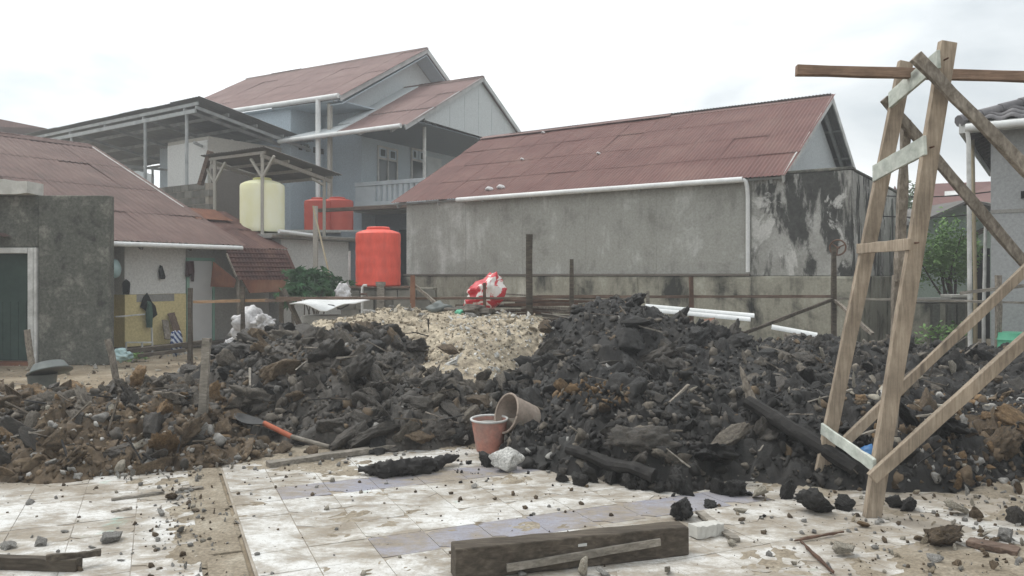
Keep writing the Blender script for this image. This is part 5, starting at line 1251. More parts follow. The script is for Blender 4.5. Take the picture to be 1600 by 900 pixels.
# ================================================================== stakes driven into the soil
def stake(label, pts, w, mat, seed, name='wooden_stake'):
    b = MB(); pts = [Vector(p) for p in pts]
    if len(pts) == 2: rough_beam(b, pts[0], pts[1], w, w * 0.7, (0, -1, 0), 7, 0.005, 0.95, seed)
    else: b.tube(pts, [w * 0.55] * len(pts), 8)
    return tag(put(name, b, mat, smooth=(60 if len(pts) > 2 else False)), label, 'stake', 'stakes standing in the soil')
stake('pale wooden stake standing upright between brown and grey heaps', [onheap(316, 645, -.1), onheap(316, 645) + Vector((0.035, 0.02, 0.68))], 0.075, 'wood_driftgrey', 1)
stake('bent grey pole standing in the brown heap before the yellow wall', [P(188, 628, 9.0), P(181, 590, 9.0), P(175, 555, 9.0), P(168, 530, 9.0)], 0.07, 'wood_weathered', 2)
stake('short dark stake beside the green door', [P(50, 575, 12.6), P(42, 515, 12.6)], 0.08, 'wood_weathered', 3)
stake('short grey stake below the white rubbish bags', [P(386, 555, 10.9), P(384, 515, 10.9)], 0.05, 'wood_driftgrey', 4)

# ================================================================== buckets
def bucket(label, loc, rot, mat, rim, r1=0.160, r0=0.115, h=0.285, fill=None, handle=True, lean=None):
    t_ = thing('builders_bucket', label, 'bucket', loc, 'builders buckets')
    Rm = rot.to_matrix().to_4x4(); Tm = Matrix.Translation(loc) @ Rm
    out = [(r0, 0.0), (r0 + 0.003, 0.006)] + [(r0 + (r1 - r0) * k / 12 + 0.003 + (0.002 if k % 4 == 0 else 0), h * k / 12) for k in range(1, 13)]
    inn = [(r0 + (r1 - r0) * k / 12 - 0.003, h * k / 12) for k in range(12, 0, -1)] + [(r0 - 0.004, 0.012)]
    put('body', MB().lathe(out + inn, (0, 0, 0), 40).xf(Tm), mat, t_, smooth=40)
    put('rim', MB().tube([(math.cos(q) * (r1 + 0.004), math.sin(q) * (r1 + 0.004), h) for q in [2 * math.pi * i / 40 for i in range(41)]], 0.011, 8).xf(Tm), rim, t_, smooth=True)
    if fill:
        v, f = ICO[3]; r_ = r0 + (r1 - r0) * 0.80
        pr_ = [(r_ * k / 6, h * 0.84 + 0.010 * math.sin(k * 1.7)) for k in range(6, 0, -1)]
        put('cement', MB().lathe(pr_, (0, 0, 0), 32).xf(Tm), 'cement_grey', t_, smooth=True)
    if handle:
        a_ = lean if lean is not None else R(82)
        hp = [Vector((math.cos(q) * (r1 + 0.010), math.sin(q) * (r1 + 0.012) * math.cos(a_) * 1.0, h - 0.03 + math.sin(q) * (r1 + 0.012) * math.sin(a_))) for q in [math.pi * i / 20 for i in range(21)]]
        put('handle', MB().tube(hp, 0.0035, 6).xf(Tm), 'tool_iron', t_, smooth=True)
    return t_
bl = G(765, 708); bucket('faded orange bucket standing upright holding grey cement', (bl.x, bl.y, 0.024), Euler((R(1.5), R(-1), 0.4)), 'bucket_salmon', 'white_dirty', fill=True, lean=R(12))
ax = Vector((-0.80, -0.50, 0.30)).normalized()
c_ = P(812, 651, 7.10) - ax * 0.145
bucket('dusty tan bucket tipped on its side behind the upright bucket', c_, ax.to_track_quat('Z', 'Y').to_euler(), 'bucket_tan', 'bucket_tan', r1=0.172, r0=0.125, h=0.29, handle=False)

# ================================================================== shovel, planks, logs on the floor
sh = thing('shovel', 'shovel with faded orange and grey shaft and black blade lying against clods', 'shovel', G(515, 706))
a_ = G(514, 706) + UP * 0.045; m_ = P(455, 682, 7.2); e_ = P(412, 661, 7.26); tip = P(374, 645, 7.32)
put('shaft', MB().tube([a_, a_.lerp(m_, 0.5), m_], 0.021, 10), 'wood_driftgrey', sh, smooth=40)
put('grip', MB().tube([m_, m_.lerp(e_, 0.5), e_], 0.024, 10), 'tool_orange', sh, smooth=40)
d_ = (tip - e_).normalized(); sd = d_.cross(UP).normalized(); nn = sd.cross(d_).normalized()
b = MB(); rows = []
for i in range(9):
    f_ = i / 8; w_ = 0.030 + 0.085 * min(1, f_ * 3.0) if f_ < 0.55 else 0.115 * math.sqrt(max(0.02, 1 - ((f_ - 0.55) / 0.46) ** 2))
    c0 = e_ + d_ * (-0.02 + 0.32 * f_) - nn * 0.03 * math.sin(f_ * 2.6)
    for s_ in (-1, -0.5, 0, 0.5, 1): b.v.append(c0 + sd * w_ * s_ - nn * 0.035 * (1 - s_ * s_) * min(1, f_ * 2))
for i in range(8):
    for j in range(4): b.f.append((i*5+j, i*5+j+1, (i+1)*5+j+1, (i+1)*5+j))
o = put('blade', b, 'tool_iron', sh, smooth=40); m = o.modifiers.new('s', 'SOLIDIFY'); m.thickness = 0.006
def log(name, label, cat, pts, rad, mat, n=12, amp=0.25, seed=0, z0=None, sub=10, fr=9.0):
    P_ = [Vector(p) for p in pts]; full = []; rr_ = []
    for i in range(len(P_) - 1):
        for k in range(sub): full.append(P_[i].lerp(P_[i+1], k / sub)); rr_.append(rad[i] + (rad[i+1] - rad[i]) * k / sub)
    full.append(P_[-1]); rr_.append(rad[-1])
    b = MB().tube(full, rr_, n); C = [full[min(i // n, len(full) - 1)] for i in range(len(b.v))]
    vv = np.array([tuple(v) for v in b.v]); ns = fbm(vv[:, 0] * fr, vv[:, 1] * fr, vv[:, 2] * fr, 90 + seed, 4, 0.6)
    for i, v in enumerate(b.v): b.v[i] = C[i] + (v - C[i]) * (1 + amp * float(ns[i]))
    return tag(put(name, b, mat, smooth=30), label, cat)
q1 = G(562, 745); q2 = G(600, 749); q3 = G(668, 742); q4 = G(716, 728)
log('charred_log', 'thick black charred log lying alone on the pale tiles', 'log', [q1 + UP * .06, q2 + UP * .075, q3 + UP * .075, q4 + UP * .085], [0.022, 0.068, 0.062, 0.018], 'charred', 22, 0.46, 1, sub=26, fr=13.0)
def plank(name, label, cat, a, b_, w, h, mat, seed=0, up=UP, wob=0.005, group=None):
    return tag(put(name, rough_beam(MB(), a, b_, w, h, up, 9, wob, 1, seed), mat, bevel=0.004), label, cat, group)
pa = G(418, 734); pb = G(676, 698)
plank('long_plank', 'long grey wooden pole lying along the foot of the clay heap', 'plank', pa + UP * .042, pb + UP * .052, 0.085, 0.05, 'wood_driftgrey', 3)
plank('timber_offcut', 'short squared grey timber block at the end of the long pole', 'timber', G(680, 699) + UP * .055, G(706, 692) + UP * .055, 0.09, 0.075, 'wood_driftgrey', 4)
log('charred_pole', 'black charred pole lying at the foot of the black heap', 'pole', [onheap(886, 709, .04), onheap(920, 724, .06), onheap(952, 738, .06), onheap(990, 749, .06), onheap(1022, 758, .05)], [0.04, 0.045, 0.05, 0.05, 0.052], 'charred', 10, 0.12, 3)
log('charred_pole', 'long black charred pole slanting down the heap behind the scaffold', 'pole', [onheap(1168, 640, .06), onheap(1250, 698, .10), onheap(1336, 752, .07)], [0.055, 0.06, 0.05], 'charred', 10, 0.14, 4)
log('wood_splinter', 'upright splintered grey plank stuck in the black heap', 'wood scrap', [onheap(1178, 640), onheap(1178, 640) + Vector((-.05, .03, .16)), onheap(1178, 640) + Vector((-.10, .05, .33))], [0.05, 0.035, 0.008], 'wood_weathered', 8, 0.35, 5)
log('wood_splinter', 'dark reddish branch poking from the black heap', 'wood scrap', [onheap(1166, 642, .05), onheap(1190, 655, .08), onheap(1215, 668, .05)], [0.035, 0.04, 0.03], 'wood_rail', 8, 0.3, 6)
for i, (a_, b_, l_) in enumerate((((978, 498, 9.9), (981, 521, 9.75), 'pale split stick pointing down near the black crest'), ((985, 500, 9.9), (1015, 524, 9.6), 'pale split stick slanting right near the black crest'))):
    log('split_stick', l_, 'stick', [P(*a_), P(*b_)], [0.012, 0.035], 'wood_driftgrey', 7, 0.3, 20 + i)

# big dark timber baulk in the foreground with a batten nailed on
bk_ = thing('timber_baulk', 'heavy dark square timber baulk lying in the foreground', 'timber', (0.36, 4.24, 0))
tl = Vector((-0.29, 4.05, 0)); tr_ = Vector((1.0, 4.44, 0)); dd_ = (tr_ - tl).normalized(); nb = Vector((-dd_.y, dd_.x, 0))
z0 = 0.024
put('beam', rough_beam(MB(), tl + nb * 0.06 + UP * (z0 + 0.085), tr_ + nb * 0.06 + UP * (z0 + 0.075), 0.12, 0.165, UP, 12, 0.004, 1, 31), 'wood_dark', bk_, bevel=0.008)
put('batten', rough_beam(MB(), tl.lerp(tr_, 0.20) - nb * 0.014 + UP * (z0 + 0.045), tl.lerp(tr_, 0.86) - nb * 0.014 + UP * (z0 + 0.095), 0.018, 0.042, UP, 6, 0.002, 1, 32), 'wood_driftgrey', bk_, bevel=0.002)
b = MB(); p_ = tl.lerp(tr_, 0.50) - nb * 0.004 + UP * (z0 + 0.120); b.beam(p_, p_ + dd_ * 0.05, 0.006, 0.014); put('label_tag', b, 'white_dirty', bk_)
plank('timber_rail', 'dark brown timber rail in the bottom left corner', 'timber', Vector((-3.4, 4.28, 0.055)), Vector((-2.32, 4.22, 0.05)), 0.06, 0.07, 'wood_dark', 33)
plank('timber_rail', 'short dark stick resting on the rail in the bottom left corner', 'timber', Vector((-2.47, 4.17, 0.10)), Vector((-2.25, 4.31, 0.08)), 0.03, 0.035, 'wood_dark', 34)
plank('timber_offcut', 'pale squared timber offcut behind the end of the dark baulk', 'timber', G(1082, 846) + UP * .06, G(1124, 838) + UP * .055, 0.09, 0.075, 'concrete_pale', 35)
plank('thin_plank', 'thin brown plank slanting behind the end of the dark baulk', 'plank', G(1093, 812) + UP * .05, G(1150, 853) + UP * .035, 0.055, 0.022, 'wood_driftgrey', 36)
plank('thin_plank', 'thin cracked stick lying on the left tiles', 'stick', G(174, 787) + UP * .032, G(256, 776) + UP * .03, 0.03, 0.018, 'wood_driftgrey', 37)
plank('thin_plank', 'thin pale stick beside the dark clod on the left tiles', 'stick', G(278, 772) + UP * .035, G(318, 768) + UP * .03, 0.035, 0.02, 'wood_driftgrey', 38)
plank('thin_plank', 'short pale stick on the left tiles below the thin cracked one', 'stick', G(174, 806) + UP * .028, G(206, 800) + UP * .028, 0.028, 0.016, 'wood_driftgrey', 39)
plank('rusty_rod', 'rusty rod lying across the dirt at the lower right', 'rod', G(1252, 856) + UP * .035, G(1302, 905) + UP * .035, 0.016, 0.014, 'rust_iron', 40)
plank('rusty_rod', 'thin dark rod lying left of the scaffold foot', 'rod', G(1242, 854) + UP * .035, G(1318, 840) + UP * .035, 0.014, 0.012, 'rust_iron', 41)
plank('brown_board', 'reddish brown board half buried at the lower right', 'board', G(1512, 856) + UP * .04, G(1592, 872) + UP * .035, 0.11, 0.03, 'wood_rail', 42)

# ================================================================== single stones and clods on the floor
def lump(name, label, cat, px, py, w, mat, me, seed, flat=0.8, group=None, up=0.5):
    q = G(px, py); s = w / FPX * q.y / 2; r_ = random.Random(seed); zf = floor_z(q.x, q.y)
    o = inst(name, me, None, (q.x, q.y, zf + s * flat * up), Euler((r_.uniform(-.4, .4), r_.uniform(-.4, .4), r_.uniform(0, 6.28))), (s, s * 0.9, s * flat), mat)
    return tag(o, label, cat, group)
LS = 'loose stones and clods on the floor'
hi_st = clod_set('stone', 6, 4, 600, 'rubble_grey', cuts=9, lump=0.3, roughn=0.05, asp=0.4, cut0=0.35)
hi_cl = clod_set('clod', 6, 4, 640, 'peat_black', cuts=4, lump=0.26, roughn=0.16, asp=0.3, jit=0.05)
lump('stone', 'angular grey stone with a flat face, largest on the left tiles', 'stone', 178, 850, 38, 'rubble_grey', hi_st[0], 1, 0.75, LS)
lump('stone', 'rounded grey stone on the left tiles near the dark rail', 'stone', 66, 857, 24, 'rubble_grey', hi_st[1], 2, 0.9, LS)
lump('stone', 'grey stone at the left edge of the tiles', 'stone', 14, 861, 28, 'rubble_grey', hi_st[2], 3, 0.8, LS)
lump('stone', 'small grey stone left of the turquoise stain', 'stone', 251, 811, 20, 'rubble_grey', hi_st[3], 4, 0.9, LS)
lump('stone', 'small flat grey stone on the upper left tiles', 'stone', 47, 791, 20, 'rubble_grey', hi_st[4], 5, 0.7, LS)
lump('stone', 'tiny grey stone above the largest left stone', 'stone', 102, 837, 13, 'rubble_grey', hi_st[5], 6, 0.6, LS)
lump('stone', 'tiny flat stone below the largest left stone', 'stone', 145, 862, 12, 'rubble_grey', hi_st[0], 7, 0.6, LS)
lump('clod', 'small dark clod between two pale sticks on the left tiles', 'clod', 272, 784, 22, 'clay_brown', hi_cl[0], 8, 0.7, LS)
lump('stone', 'white lump of plaster in front of the upright bucket', 'stone', 790, 738, 54, 'plaster_white', hi_st[1], 9, 0.95, LS, 0.7)
lump('clod', 'round black clod left of the white plaster lump', 'clod', 763, 731, 30, 'peat_black', hi_cl[1], 10, 0.9, LS, 0.7)
lump('clod', 'large smooth black clod right of the buckets', 'clod', 829, 719, 52, 'peat_black', hi_cl[2], 11, 0.75, LS, 0.7)
lump('clod', 'tiny black clod between log and white plaster', 'clod', 733, 728, 12, 'peat_black', hi_cl[3], 12, 0.8, LS)
lump('clod', 'black clod standing alone beyond the baulk end', 'clod', 1066, 812, 48, 'peat_black', hi_cl[4], 13, 0.85, LS, 0.8)
lump('clod', 'small black clod right of the lone black clod', 'clod', 1108, 795, 26, 'peat_black', hi_cl[5], 14, 0.6, LS)
lump('stone', 'tan stone at the foot of the black heap', 'stone', 1185, 784, 33, 'rubble_pale', hi_st[2], 15, 0.9, LS, 0.7)
lump('stone', 'flat white stone right of the small black clod', 'stone', 1158, 806, 24, 'rubble_pale', hi_st[3], 16, 0.5, LS)
lump('clod', 'big layered black clod left of the scaffold foot', 'clod', 1279, 806, 58, 'peat_black', hi_cl[0], 17, 0.85, LS, 0.7)
lump('clod', 'black clod tucked behind the big layered clod', 'clod', 1318, 800, 28, 'peat_black', hi_cl[1], 18, 0.9, LS, 0.7)
lump('clod', 'rough dark clod lying on the dirt right of the scaffold foot', 'clod', 1477, 854, 62, 'clay_brown', hi_cl[4], 19, 0.62, LS, 0.7)
lump('clod', 'round black clod at the right edge', 'clod', 1588, 822, 30, 'clay_charcoal', hi_cl[2], 20, 1.1, LS, 0.7)
lump('stone', 'tan angular stone in the dirt left of the rough dark clod', 'stone', 1322, 872, 42, 'rubble_pale', hi_st[0], 21, 0.7, LS, 0.7)
lump('stone', 'pointed ochre and white stone in front of the baulk', 'stone', 912, 905, 26, 'rubble_pale', hi_st[5], 22, 1.3, LS, 0.8)
lump('stone', 'white stone in front of the baulk beside the pointed one', 'stone', 938, 904, 26, 'rubble_grey', hi_st[4], 23, 0.8, LS, 0.7)
lump('stone', 'white stone at the bottom edge right of the other two', 'stone', 1042, 902, 26, 'rubble_pale', hi_st[3], 24, 0.7, LS, 0.7)
lump('stone', 'small stone at the bottom edge left of the pointed one', 'stone', 816, 906, 16, 'rubble_grey', hi_st[2], 25, 0.7, LS, 0.7)
lump('stone', 'white stone at the foot of the thin brown plank', 'stone', 1143, 857, 18, 'rubble_pale', hi_st[1], 26, 0.7, LS, 0.7)
lump('stone', 'pinkish stone touching the scaffold foot', 'stone', 1345, 828, 22, 'clay_ochre', hi_st[4], 27, 0.7, LS, 0.7)
lump('stone', 'large white broken stone at the right below the black heap', 'stone', 1498, 808, 44, 'rubble_pale', hi_st[0], 28, 0.6, LS, 0.7)
lump('stone', 'white angular block near the right edge', 'stone', 1572, 850, 34, 'rubble_grey', hi_st[1], 29, 0.9, LS, 0.7)
lump('stone', 'pale pitted stone half way up the dirt beside the tiles', 'stone', 742, 766, 14, 'rubble_grey', hi_st[2], 30, 0.8, LS, 0.7)
# clods strewn along the black heap's foot belong to the heap
r2 = np.random.default_rng(21)
for (px, py, w) in ((905, 762, 26), (880, 757, 22), (925, 757, 30), (985, 765, 34), (1005, 768, 26), (1060, 772, 44), (1030, 772, 24), (1120, 775, 30), (955, 760, 26), (1150, 778, 36), (1230, 782, 30), (1420, 800, 30), (1395, 796, 26), (720, 700, 34), (700, 696, 22), (840, 735, 16)):
    q = G(px, py); s = w / FPX * q.y / 2
    inst('clod', hi_cl[r2.integers(6)], HEAPS['black'], (q.x, q.y, 0.02 + s * 0.55), Euler(tuple(r2.uniform(0, 6.28, 3))), (s, s, s * 0.85), 'peat_black')
# named clods: the long front edge of the clay heap
for (px, py, w, mt) in ((540, 704, 62, 'clay_charcoal'), (590, 700, 70, 'clay_charcoal'), (528, 690, 60, 'clay_grey'), (640, 690, 60, 'clay_charcoal'), (690, 686, 40, 'clay_charcoal'), (490, 716, 26, 'clay_brown'), (440, 712, 34, 'clay_brown'), (465, 700, 40, 'clay_charcoal'), (390, 706, 40, 'clay_grey'), (372, 714, 26, 'clay_brown')):
    q = G(px, py); s = w / FPX * q.y / 2
    inst('clod', (clods + slabs)[r2.integers(22)], HEAPS['mid'], (q.x, q.y, 0.02 + s * 0.5), Euler(tuple(r2.uniform(-.5, .5, 2)) + (r2.uniform(0, 6.28),)), (s, s, s * 0.75), mt)
# broken white stones spilling from the brown heap onto the tiles
for i in range(70):
    px = r2.uniform(120, 370); py = 752 - (px - 120) * 0.09 + r2.normal(0, 9); q = G(px, py); s = r2.uniform(7, 22) / FPX * q.y / 2 * (1.5 if r2.random() < 0.15 else 1)
    inst('stone', stones[r2.integers(12)], HEAPS['brown'], (q.x, q.y, 0.03 + s * 0.4), Euler(tuple(r2.uniform(0, 6.28, 3))), (s, s, s * 0.8), 'rubble_grey' if r2.random() < 0.75 else 'rubble_pale')
for (px, py, d_, w, mt) in ((208, 672, 7.2, 24, 'rubble_pale'), (205, 690, 7.1, 22, 'rubble_pale'), (176, 695, 6.9, 22, 'rubble_pale'), (178, 655, 7.5, 36, 'rubble_grey'), (290, 702, 6.9, 40, 'rubble_pale'), (312, 708, 6.8, 36, 'rubble_grey'), (318, 652, 7.7, 40, 'rubble_pale'), (240, 702, 6.7, 62, 'clay_charcoal'), (12, 695, 6.6, 52, 'clay_ochre'), (215, 640, 7.9, 44, 'clay_ochre'), (305, 690, 7.0, 36, 'clay_charcoal'), (275, 650, 7.5, 44, 'clay_grey'), (180, 735, 6.4, 46, 'clay_charcoal'), (90, 735, 6.4, 50, 'clay_brown')):
    p = P(px, py, d_); s = w / FPX * d_ / 2; h, kk = surf(p.x, p.y)
    inst('stone' if 'rubble' in mt else 'clod', (stones if 'rubble' in mt else clods)[r2.integers(12)], HEAPS['brown'], (p.x, p.y, max(h + s * 0.3, 0.04)), Euler(tuple(r2.uniform(0, 6.28, 3))), (s, s * 0.9, s * 0.9), mt)
# stones in the dirt at the lower right: pieces of the loose ground there
for i in range(170):
    px = r2.uniform(1180, 1640); py = r2.uniform(775, 905)
    if py < 800 and px < 1380: continue
    if px < 1330 and r2.random() < 0.6: continue
    q = G(px, py); s = (5 + 22 * r2.random() ** 2.2) / FPX * q.y / 2 * (1.25 if px > 1400 else 1)
    inst('stone', stones[r2.integers(12)], dirt, (q.x, q.y, floor_z(q.x, q.y) + s * 0.3), Euler(tuple(r2.uniform(0, 6.28, 3))), (s, s, s * 0.75), ('rubble_grey', 'rubble_pale', 'clay_brown', 'sand_tan')[r2.integers(4)])
for i in range(150):
    a_ = r2.uniform(-0.6, 2.0); bb_ = -1.0 + r2.normal(0, 0.12); q = T(a_, bb_); s = (5 + 14 * r2.random() ** 2) / FPX * q.y / 2
    inst('stone', stones[r2.integers(12)], dirt, (q.x, q.y, floor_z(q.x, q.y) + s * 0.3), Euler(tuple(r2.uniform(0, 6.28, 3))), (s, s, s * 0.6), ('rubble_grey', 'clay_brown', 'rubble_grey')[r2.integers(3)])
for i in range(46):
    px = r2.uniform(640, 815); py = 612 - abs(px - 715) * 0.12 + r2.uniform(-22, 10); p = onheap(px, py); s_ = r2.uniform(0.05, 0.12)
    inst('clod', clods[r2.integers(14)], HEAPS['mid' if px < 720 else 'black'], p - UP * s_ * 0.2, Euler((r2.uniform(-.8, .8), r2.uniform(-.8, .8), r2.uniform(0, 6.28))), (s_ * 1.2, s_, s_ * 0.8), ('clay_charcoal', 'peat_black', 'clay_grey')[r2.integers(3)])
# ochre stones in the pocket of the black heap, pale shards, twigs and splinters in the dark heaps
for i in range(75):
    q_ = r2.uniform(0, 6.28); rr_ = math.sqrt(r2.random()); p = onheap(928 + 58 * rr_ * math.cos(q_), 617 + 22 * rr_ * math.sin(q_)); s_ = r2.uniform(0.018, 0.05)
    inst('stone', stones[r2.integers(12)], HEAPS['black'], p, Euler(tuple(r2.uniform(0, 6.28, 3))), (s_, s_, s_ * 0.8), 'clay_ochre' if r2.random() < 0.7 else ('rubble_pale' if r2.random() < 0.5 else 'clay_brown'))
for i in range(60):
    px, py = r2.uniform(1040, 1590), r2.uniform(535, 640); p = onheap(px, py); s_ = r2.uniform(0.025, 0.075)
    inst('stone', stones[r2.integers(12)], HEAPS['black'], p, Euler(tuple(r2.uniform(0, 6.28, 3))), (s_ * 1.4, s_, s_ * 0.5), ('rubble_grey', 'rubble_pale', 'clay_grey')[r2.integers(3)])
for i in range(70):
    px, py = r2.uniform(1390, 1610), r2.uniform(640, 770); p = onheap(px, py); s_ = r2.uniform(0.025, 0.085)
    inst('stone', stones[r2.integers(12)], HEAPS['black'], p, Euler(tuple(r2.uniform(0, 6.28, 3))), (s_, s_, s_ * 0.8), ('clay_ochre', 'clay_brown', 'rubble_grey', 'clay_brown')[r2.integers(4)])
for (k_, n_, (x0_, x1_, y0_, y1_)) in (('black', 55, (840, 1590, 470, 745)), ('mid', 30, (390, 720, 510, 690)), ('brown', 22, (10, 330, 600, 730))):
    for i in range(n_):
        p = onheap(r2.uniform(x0_, x1_), r2.uniform(y0_, y1_), 0.03); d_ = Vector((r2.normal(0, 1), r2.normal(0, 0.6), r2.normal(0, 0.45))).normalized() * r2.uniform(0.06, 0.22); w_ = r2.uniform(0.008, 0.03)
        put('stick', rough_beam(MB(), p - d_, p + d_, w_, w_ * 0.6, UP, 3, 0.004, 0.6, i), ('wood_driftgrey', 'wood_weathered', 'wood_dark', 'charred')[r2.integers(4)], HEAPS[k_], fix=False)
# brown block lying on the sand slope, stones on the sand crest
p = P(698, 545, 9.6); h, kk = surf(p.x, p.y)
tag(inst('clod', slabs[3], None, (p.x, p.y, max(p.z, h + 0.08)), Euler((0.2, 0.1, 0.5)), (0.16, 0.14, 0.15), 'clay_brown'), 'square brown clod sitting alone on the pale sand slope', 'clod', LS)
for (px, py, w) in ((582, 489, 30), (612, 480, 22), (617, 487, 28), (640, 488, 18), (662, 502, 24), (730, 496, 26), (760, 505, 24), (800, 498, 24), (525, 503, 16)):
    p = P(px, py, 11.6); h, kk = surf(p.x, p.y); s = w / FPX * 11.6 / 2
    inst('stone', stones[r2.integers(12)], HEAPS['sand'], (p.x, p.y, max(h, p.z)), Euler(tuple(r2.uniform(-.5, .5, 3))), (s, s, s * 0.7), 'rubble_grey')

# ================================================================== things behind the heaps
# red printed sack
v, f = ICO[4]; v = v * np.array([0.33, 0.25, 0.23]); v = v + np.stack([0.10 * v[:, 2] / 0.22, 0 * v[:, 0], 0.10 * np.exp(-((v[:, 0] - 0.1) / 0.13) ** 2) * (v[:, 2] > 0)], 1)
v = v * (1 + 0.20 * fbm(v[:, 0] * 5, v[:, 1] * 5, v[:, 2] * 5, 61, 3) + 0.13 * fbm(v[:, 0] * 9, v[:, 1] * 9, v[:, 2] * 9, 63, 3, 0.5, True))[:, None]
me = npmesh('plastic_sack', v, f, ['sack_red'], smooth=True)
pz = P(757, 460, 13.1); tag(inst('plastic_sack', me, None, pz, (0, R(-6), 0.3)), 'crumpled red and white printed plastic sack on the stick pile', 'sack')
# pile of old sticks and rods
sp = thing('stick_pile', 'pile of old brown sticks and rods stacked behind the tall dark post', 'stick pile', (X(850, 13.4), 13.4, 0)); random.seed(12)
for i in range(46):
    cx = random.uniform(-0.3, 1.2); z = 0.62 + i * 0.0135 + random.uniform(-.03, .03); y = 13.4 + random.uniform(-0.5, 0.5); ln = random.uniform(0.7, 1.5); a_ = random.gauss(0, 0.16)
    a0 = Vector((cx - ln * math.cos(a_) / 2, y - ln * math.sin(a_) / 2, z + random.uniform(-.06, .06))); a1 = Vector((cx + ln * math.cos(a_) / 2, y + ln * math.sin(a_) / 2, z + random.uniform(-.06, .06)))
    put('stick', MB().beam(a0, a1, random.uniform(0.02, 0.05), random.uniform(0.02, 0.045)), random.choice(['wood_dark', 'wood_rail', 'rust_iron', 'wood_weathered', 'wood_dark']), sp, fix=False)
put('bearer', MB().box((-0.6, 13.0, 0), (1.4, 13.9, 0.60)), 'wood_dark', sp)
# white gutter lengths
def channel(label, a, b_, w, dep):
    a = Vector(a); b_ = Vector(b_); t_ = (b_ - a).normalized(); sd = t_.cross(UP).normalized(); u = sd.cross(t_).normalized(); mb = MB()
    prof = [(w/2 * math.cos(q), w/2 * math.sin(q)) for q in [math.pi * k / 10 for k in range(11)]]; prof += [(x * 0.88, y * 0.88) for x, y in prof[::-1]]
    mb.prism([a + sd * x + u * y for x, y in prof], b_ - a)
    return tag(put('gutter_length', mb, 'white_paint'), label, 'gutter', 'white gutter lengths lying behind the black heap')
channel('long white gutter length lying behind the black heap crest', P(1004, 486, 11.6), P(1172, 502, 11.3), 0.12, 0.08)
channel('second white gutter length lying just behind the long one', P(1008, 481, 11.9), P(1178, 496, 11.6), 0.12, 0.06)
channel('short white gutter length at the foot of the stained wall', P(1205, 514, 11.2), P(1276, 527, 11.0), 0.13, 0.09)
b = MB(); b.slab([P(1083, 512, 10.9), P(1104, 508, 10.8), P(1117, 496, 11.1), P(1095, 500, 11.2)], 0.012); tag(put('plastic_shard', b, 'roof_rust'), 'reddish broken sheet shard beside the white gutter', 'shard')
# bent white sheet over a concrete drum
dr_ = thing('concrete_drum', 'grey concrete drum under the bent white sheet', 'drum', (X(508, 14.2), 14.2, 0))
put('drum', MB().lathe([(0.42, 0), (0.43, 0.02), (0.43, 0.85), (0.41, 0.88)], (X(508, 14.2), 14.2, 0), 24), 'concrete', dr_, smooth=40)
b = MB(); n_ = 12
for i in range(n_ + 1):
    f_ = i / n_; x = X(464 + 96 * f_, 14.1); z = 1.13 + 0.03 * math.sin(f_ * 3.1) - 0.16 * math.exp(-((f_ - 0.55) / 0.2) ** 2) 
    b.v += [Vector((x, 13.62 - 0.1 * math.sin(f_ * 5), z - 0.02)), Vector((x + 0.1, 14.65, 1.16 + 0.02 * math.sin(f_ * 4)))]
for i in range(n_): b.f.append((i*2, i*2+2, i*2+3, i*2+1))
o = put('bent_sheet', b, 'white_paint', smooth=True); m = o.modifiers.new('s', 'SOLIDIFY'); m.thickness = 0.015
tag(o, 'bent white sheet lying on the concrete drum', 'sheet')
log('black_cable', 'black cable curled on the bent white sheet', 'cable', [P(490, 474, 14.1), P(520, 477, 14.0), P(532, 483, 13.9), P(545, 476, 13.9)], [0.012] * 4, 'cable', 6, 0.0, 40, sub=4)
# white rubbish bags
def bag(name, label, cat, c, r, mat, seed, amp=0.25, n=4, group=None):
    v, f = ICO[n]; v = v * (1 + amp * fbm(v[:, 0] * 2 + seed, v[:, 1] * 2, v[:, 2] * 2, seed, 3) + amp * 0.3 * fbm(v[:, 0] * 6, v[:, 1] * 6, v[:, 2] * 6, seed + 3, 3, 0.5, True))[:, None]
    me = npmesh(name, v * np.array(r), f, [mat], smooth=True); return tag(inst(name, me, None, c), label, cat, group)
RB = 'rubbish bags by the low house'
bag('rubbish_bag', 'tall pile of white plastic bags against the grey wall', 'rubbish bag', P(388, 508, 14.8), (0.28, 0.22, 0.26), 'plastic_white', 5, 0.4, 4, RB)
bag('rubbish_bag', 'white plastic bag right of the tall bag pile', 'rubbish bag', P(414, 505, 14.6), (0.16, 0.16, 0.14), 'plastic_white', 15, 0.5, 4, RB)
bag('rubbish_bag', 'small white bag low on the path below the bag pile', 'rubbish bag', P(350, 553, 13.4), (0.20, 0.16, 0.10), 'plastic_white', 25, 0.5, 4, RB)
bag('rubbish_bag', 'tiny white bag beside the low house step', 'rubbish bag', P(360, 538, 14.2), (0.10, 0.10, 0.09), 'plastic_white', 35, 0.4, 4, RB)
bag('rubbish_bag', 'clear plastic bag beside the cassava plant', 'rubbish bag', P(537, 459, 15.8), (0.14, 0.12, 0.18), 'plastic_white', 45, 0.3, 4, RB)
bag('rubbish_bag', 'mint green plastic bag near the grey outbuilding corner', 'rubbish bag', P(190, 556, 13.6), (0.16, 0.12, 0.10), 'plastic_teal', 55, 0.4, 4, RB)
bag('plastic_scrap', 'small mint green plastic scrap on the sand crest', 'plastic', P(718, 489, 11.7), (0.07, 0.06, 0.05), 'plastic_mint', 65, 0.3, 3)
bag('plastic_scrap', 'small blue plastic scrap by the scaffold foot', 'plastic', P(1358, 708, 5.75), (0.05, 0.04, 0.045), 'plastic_blue', 75, 0.4, 3)
bag('tarpaulin_lump', 'grey lump of tarpaulin on the sand crest left of the sack', 'tarpaulin', P(688, 483, 12.0), (0.18, 0.14, 0.09), 'plastic_greygreen', 85, 0.4, 3)
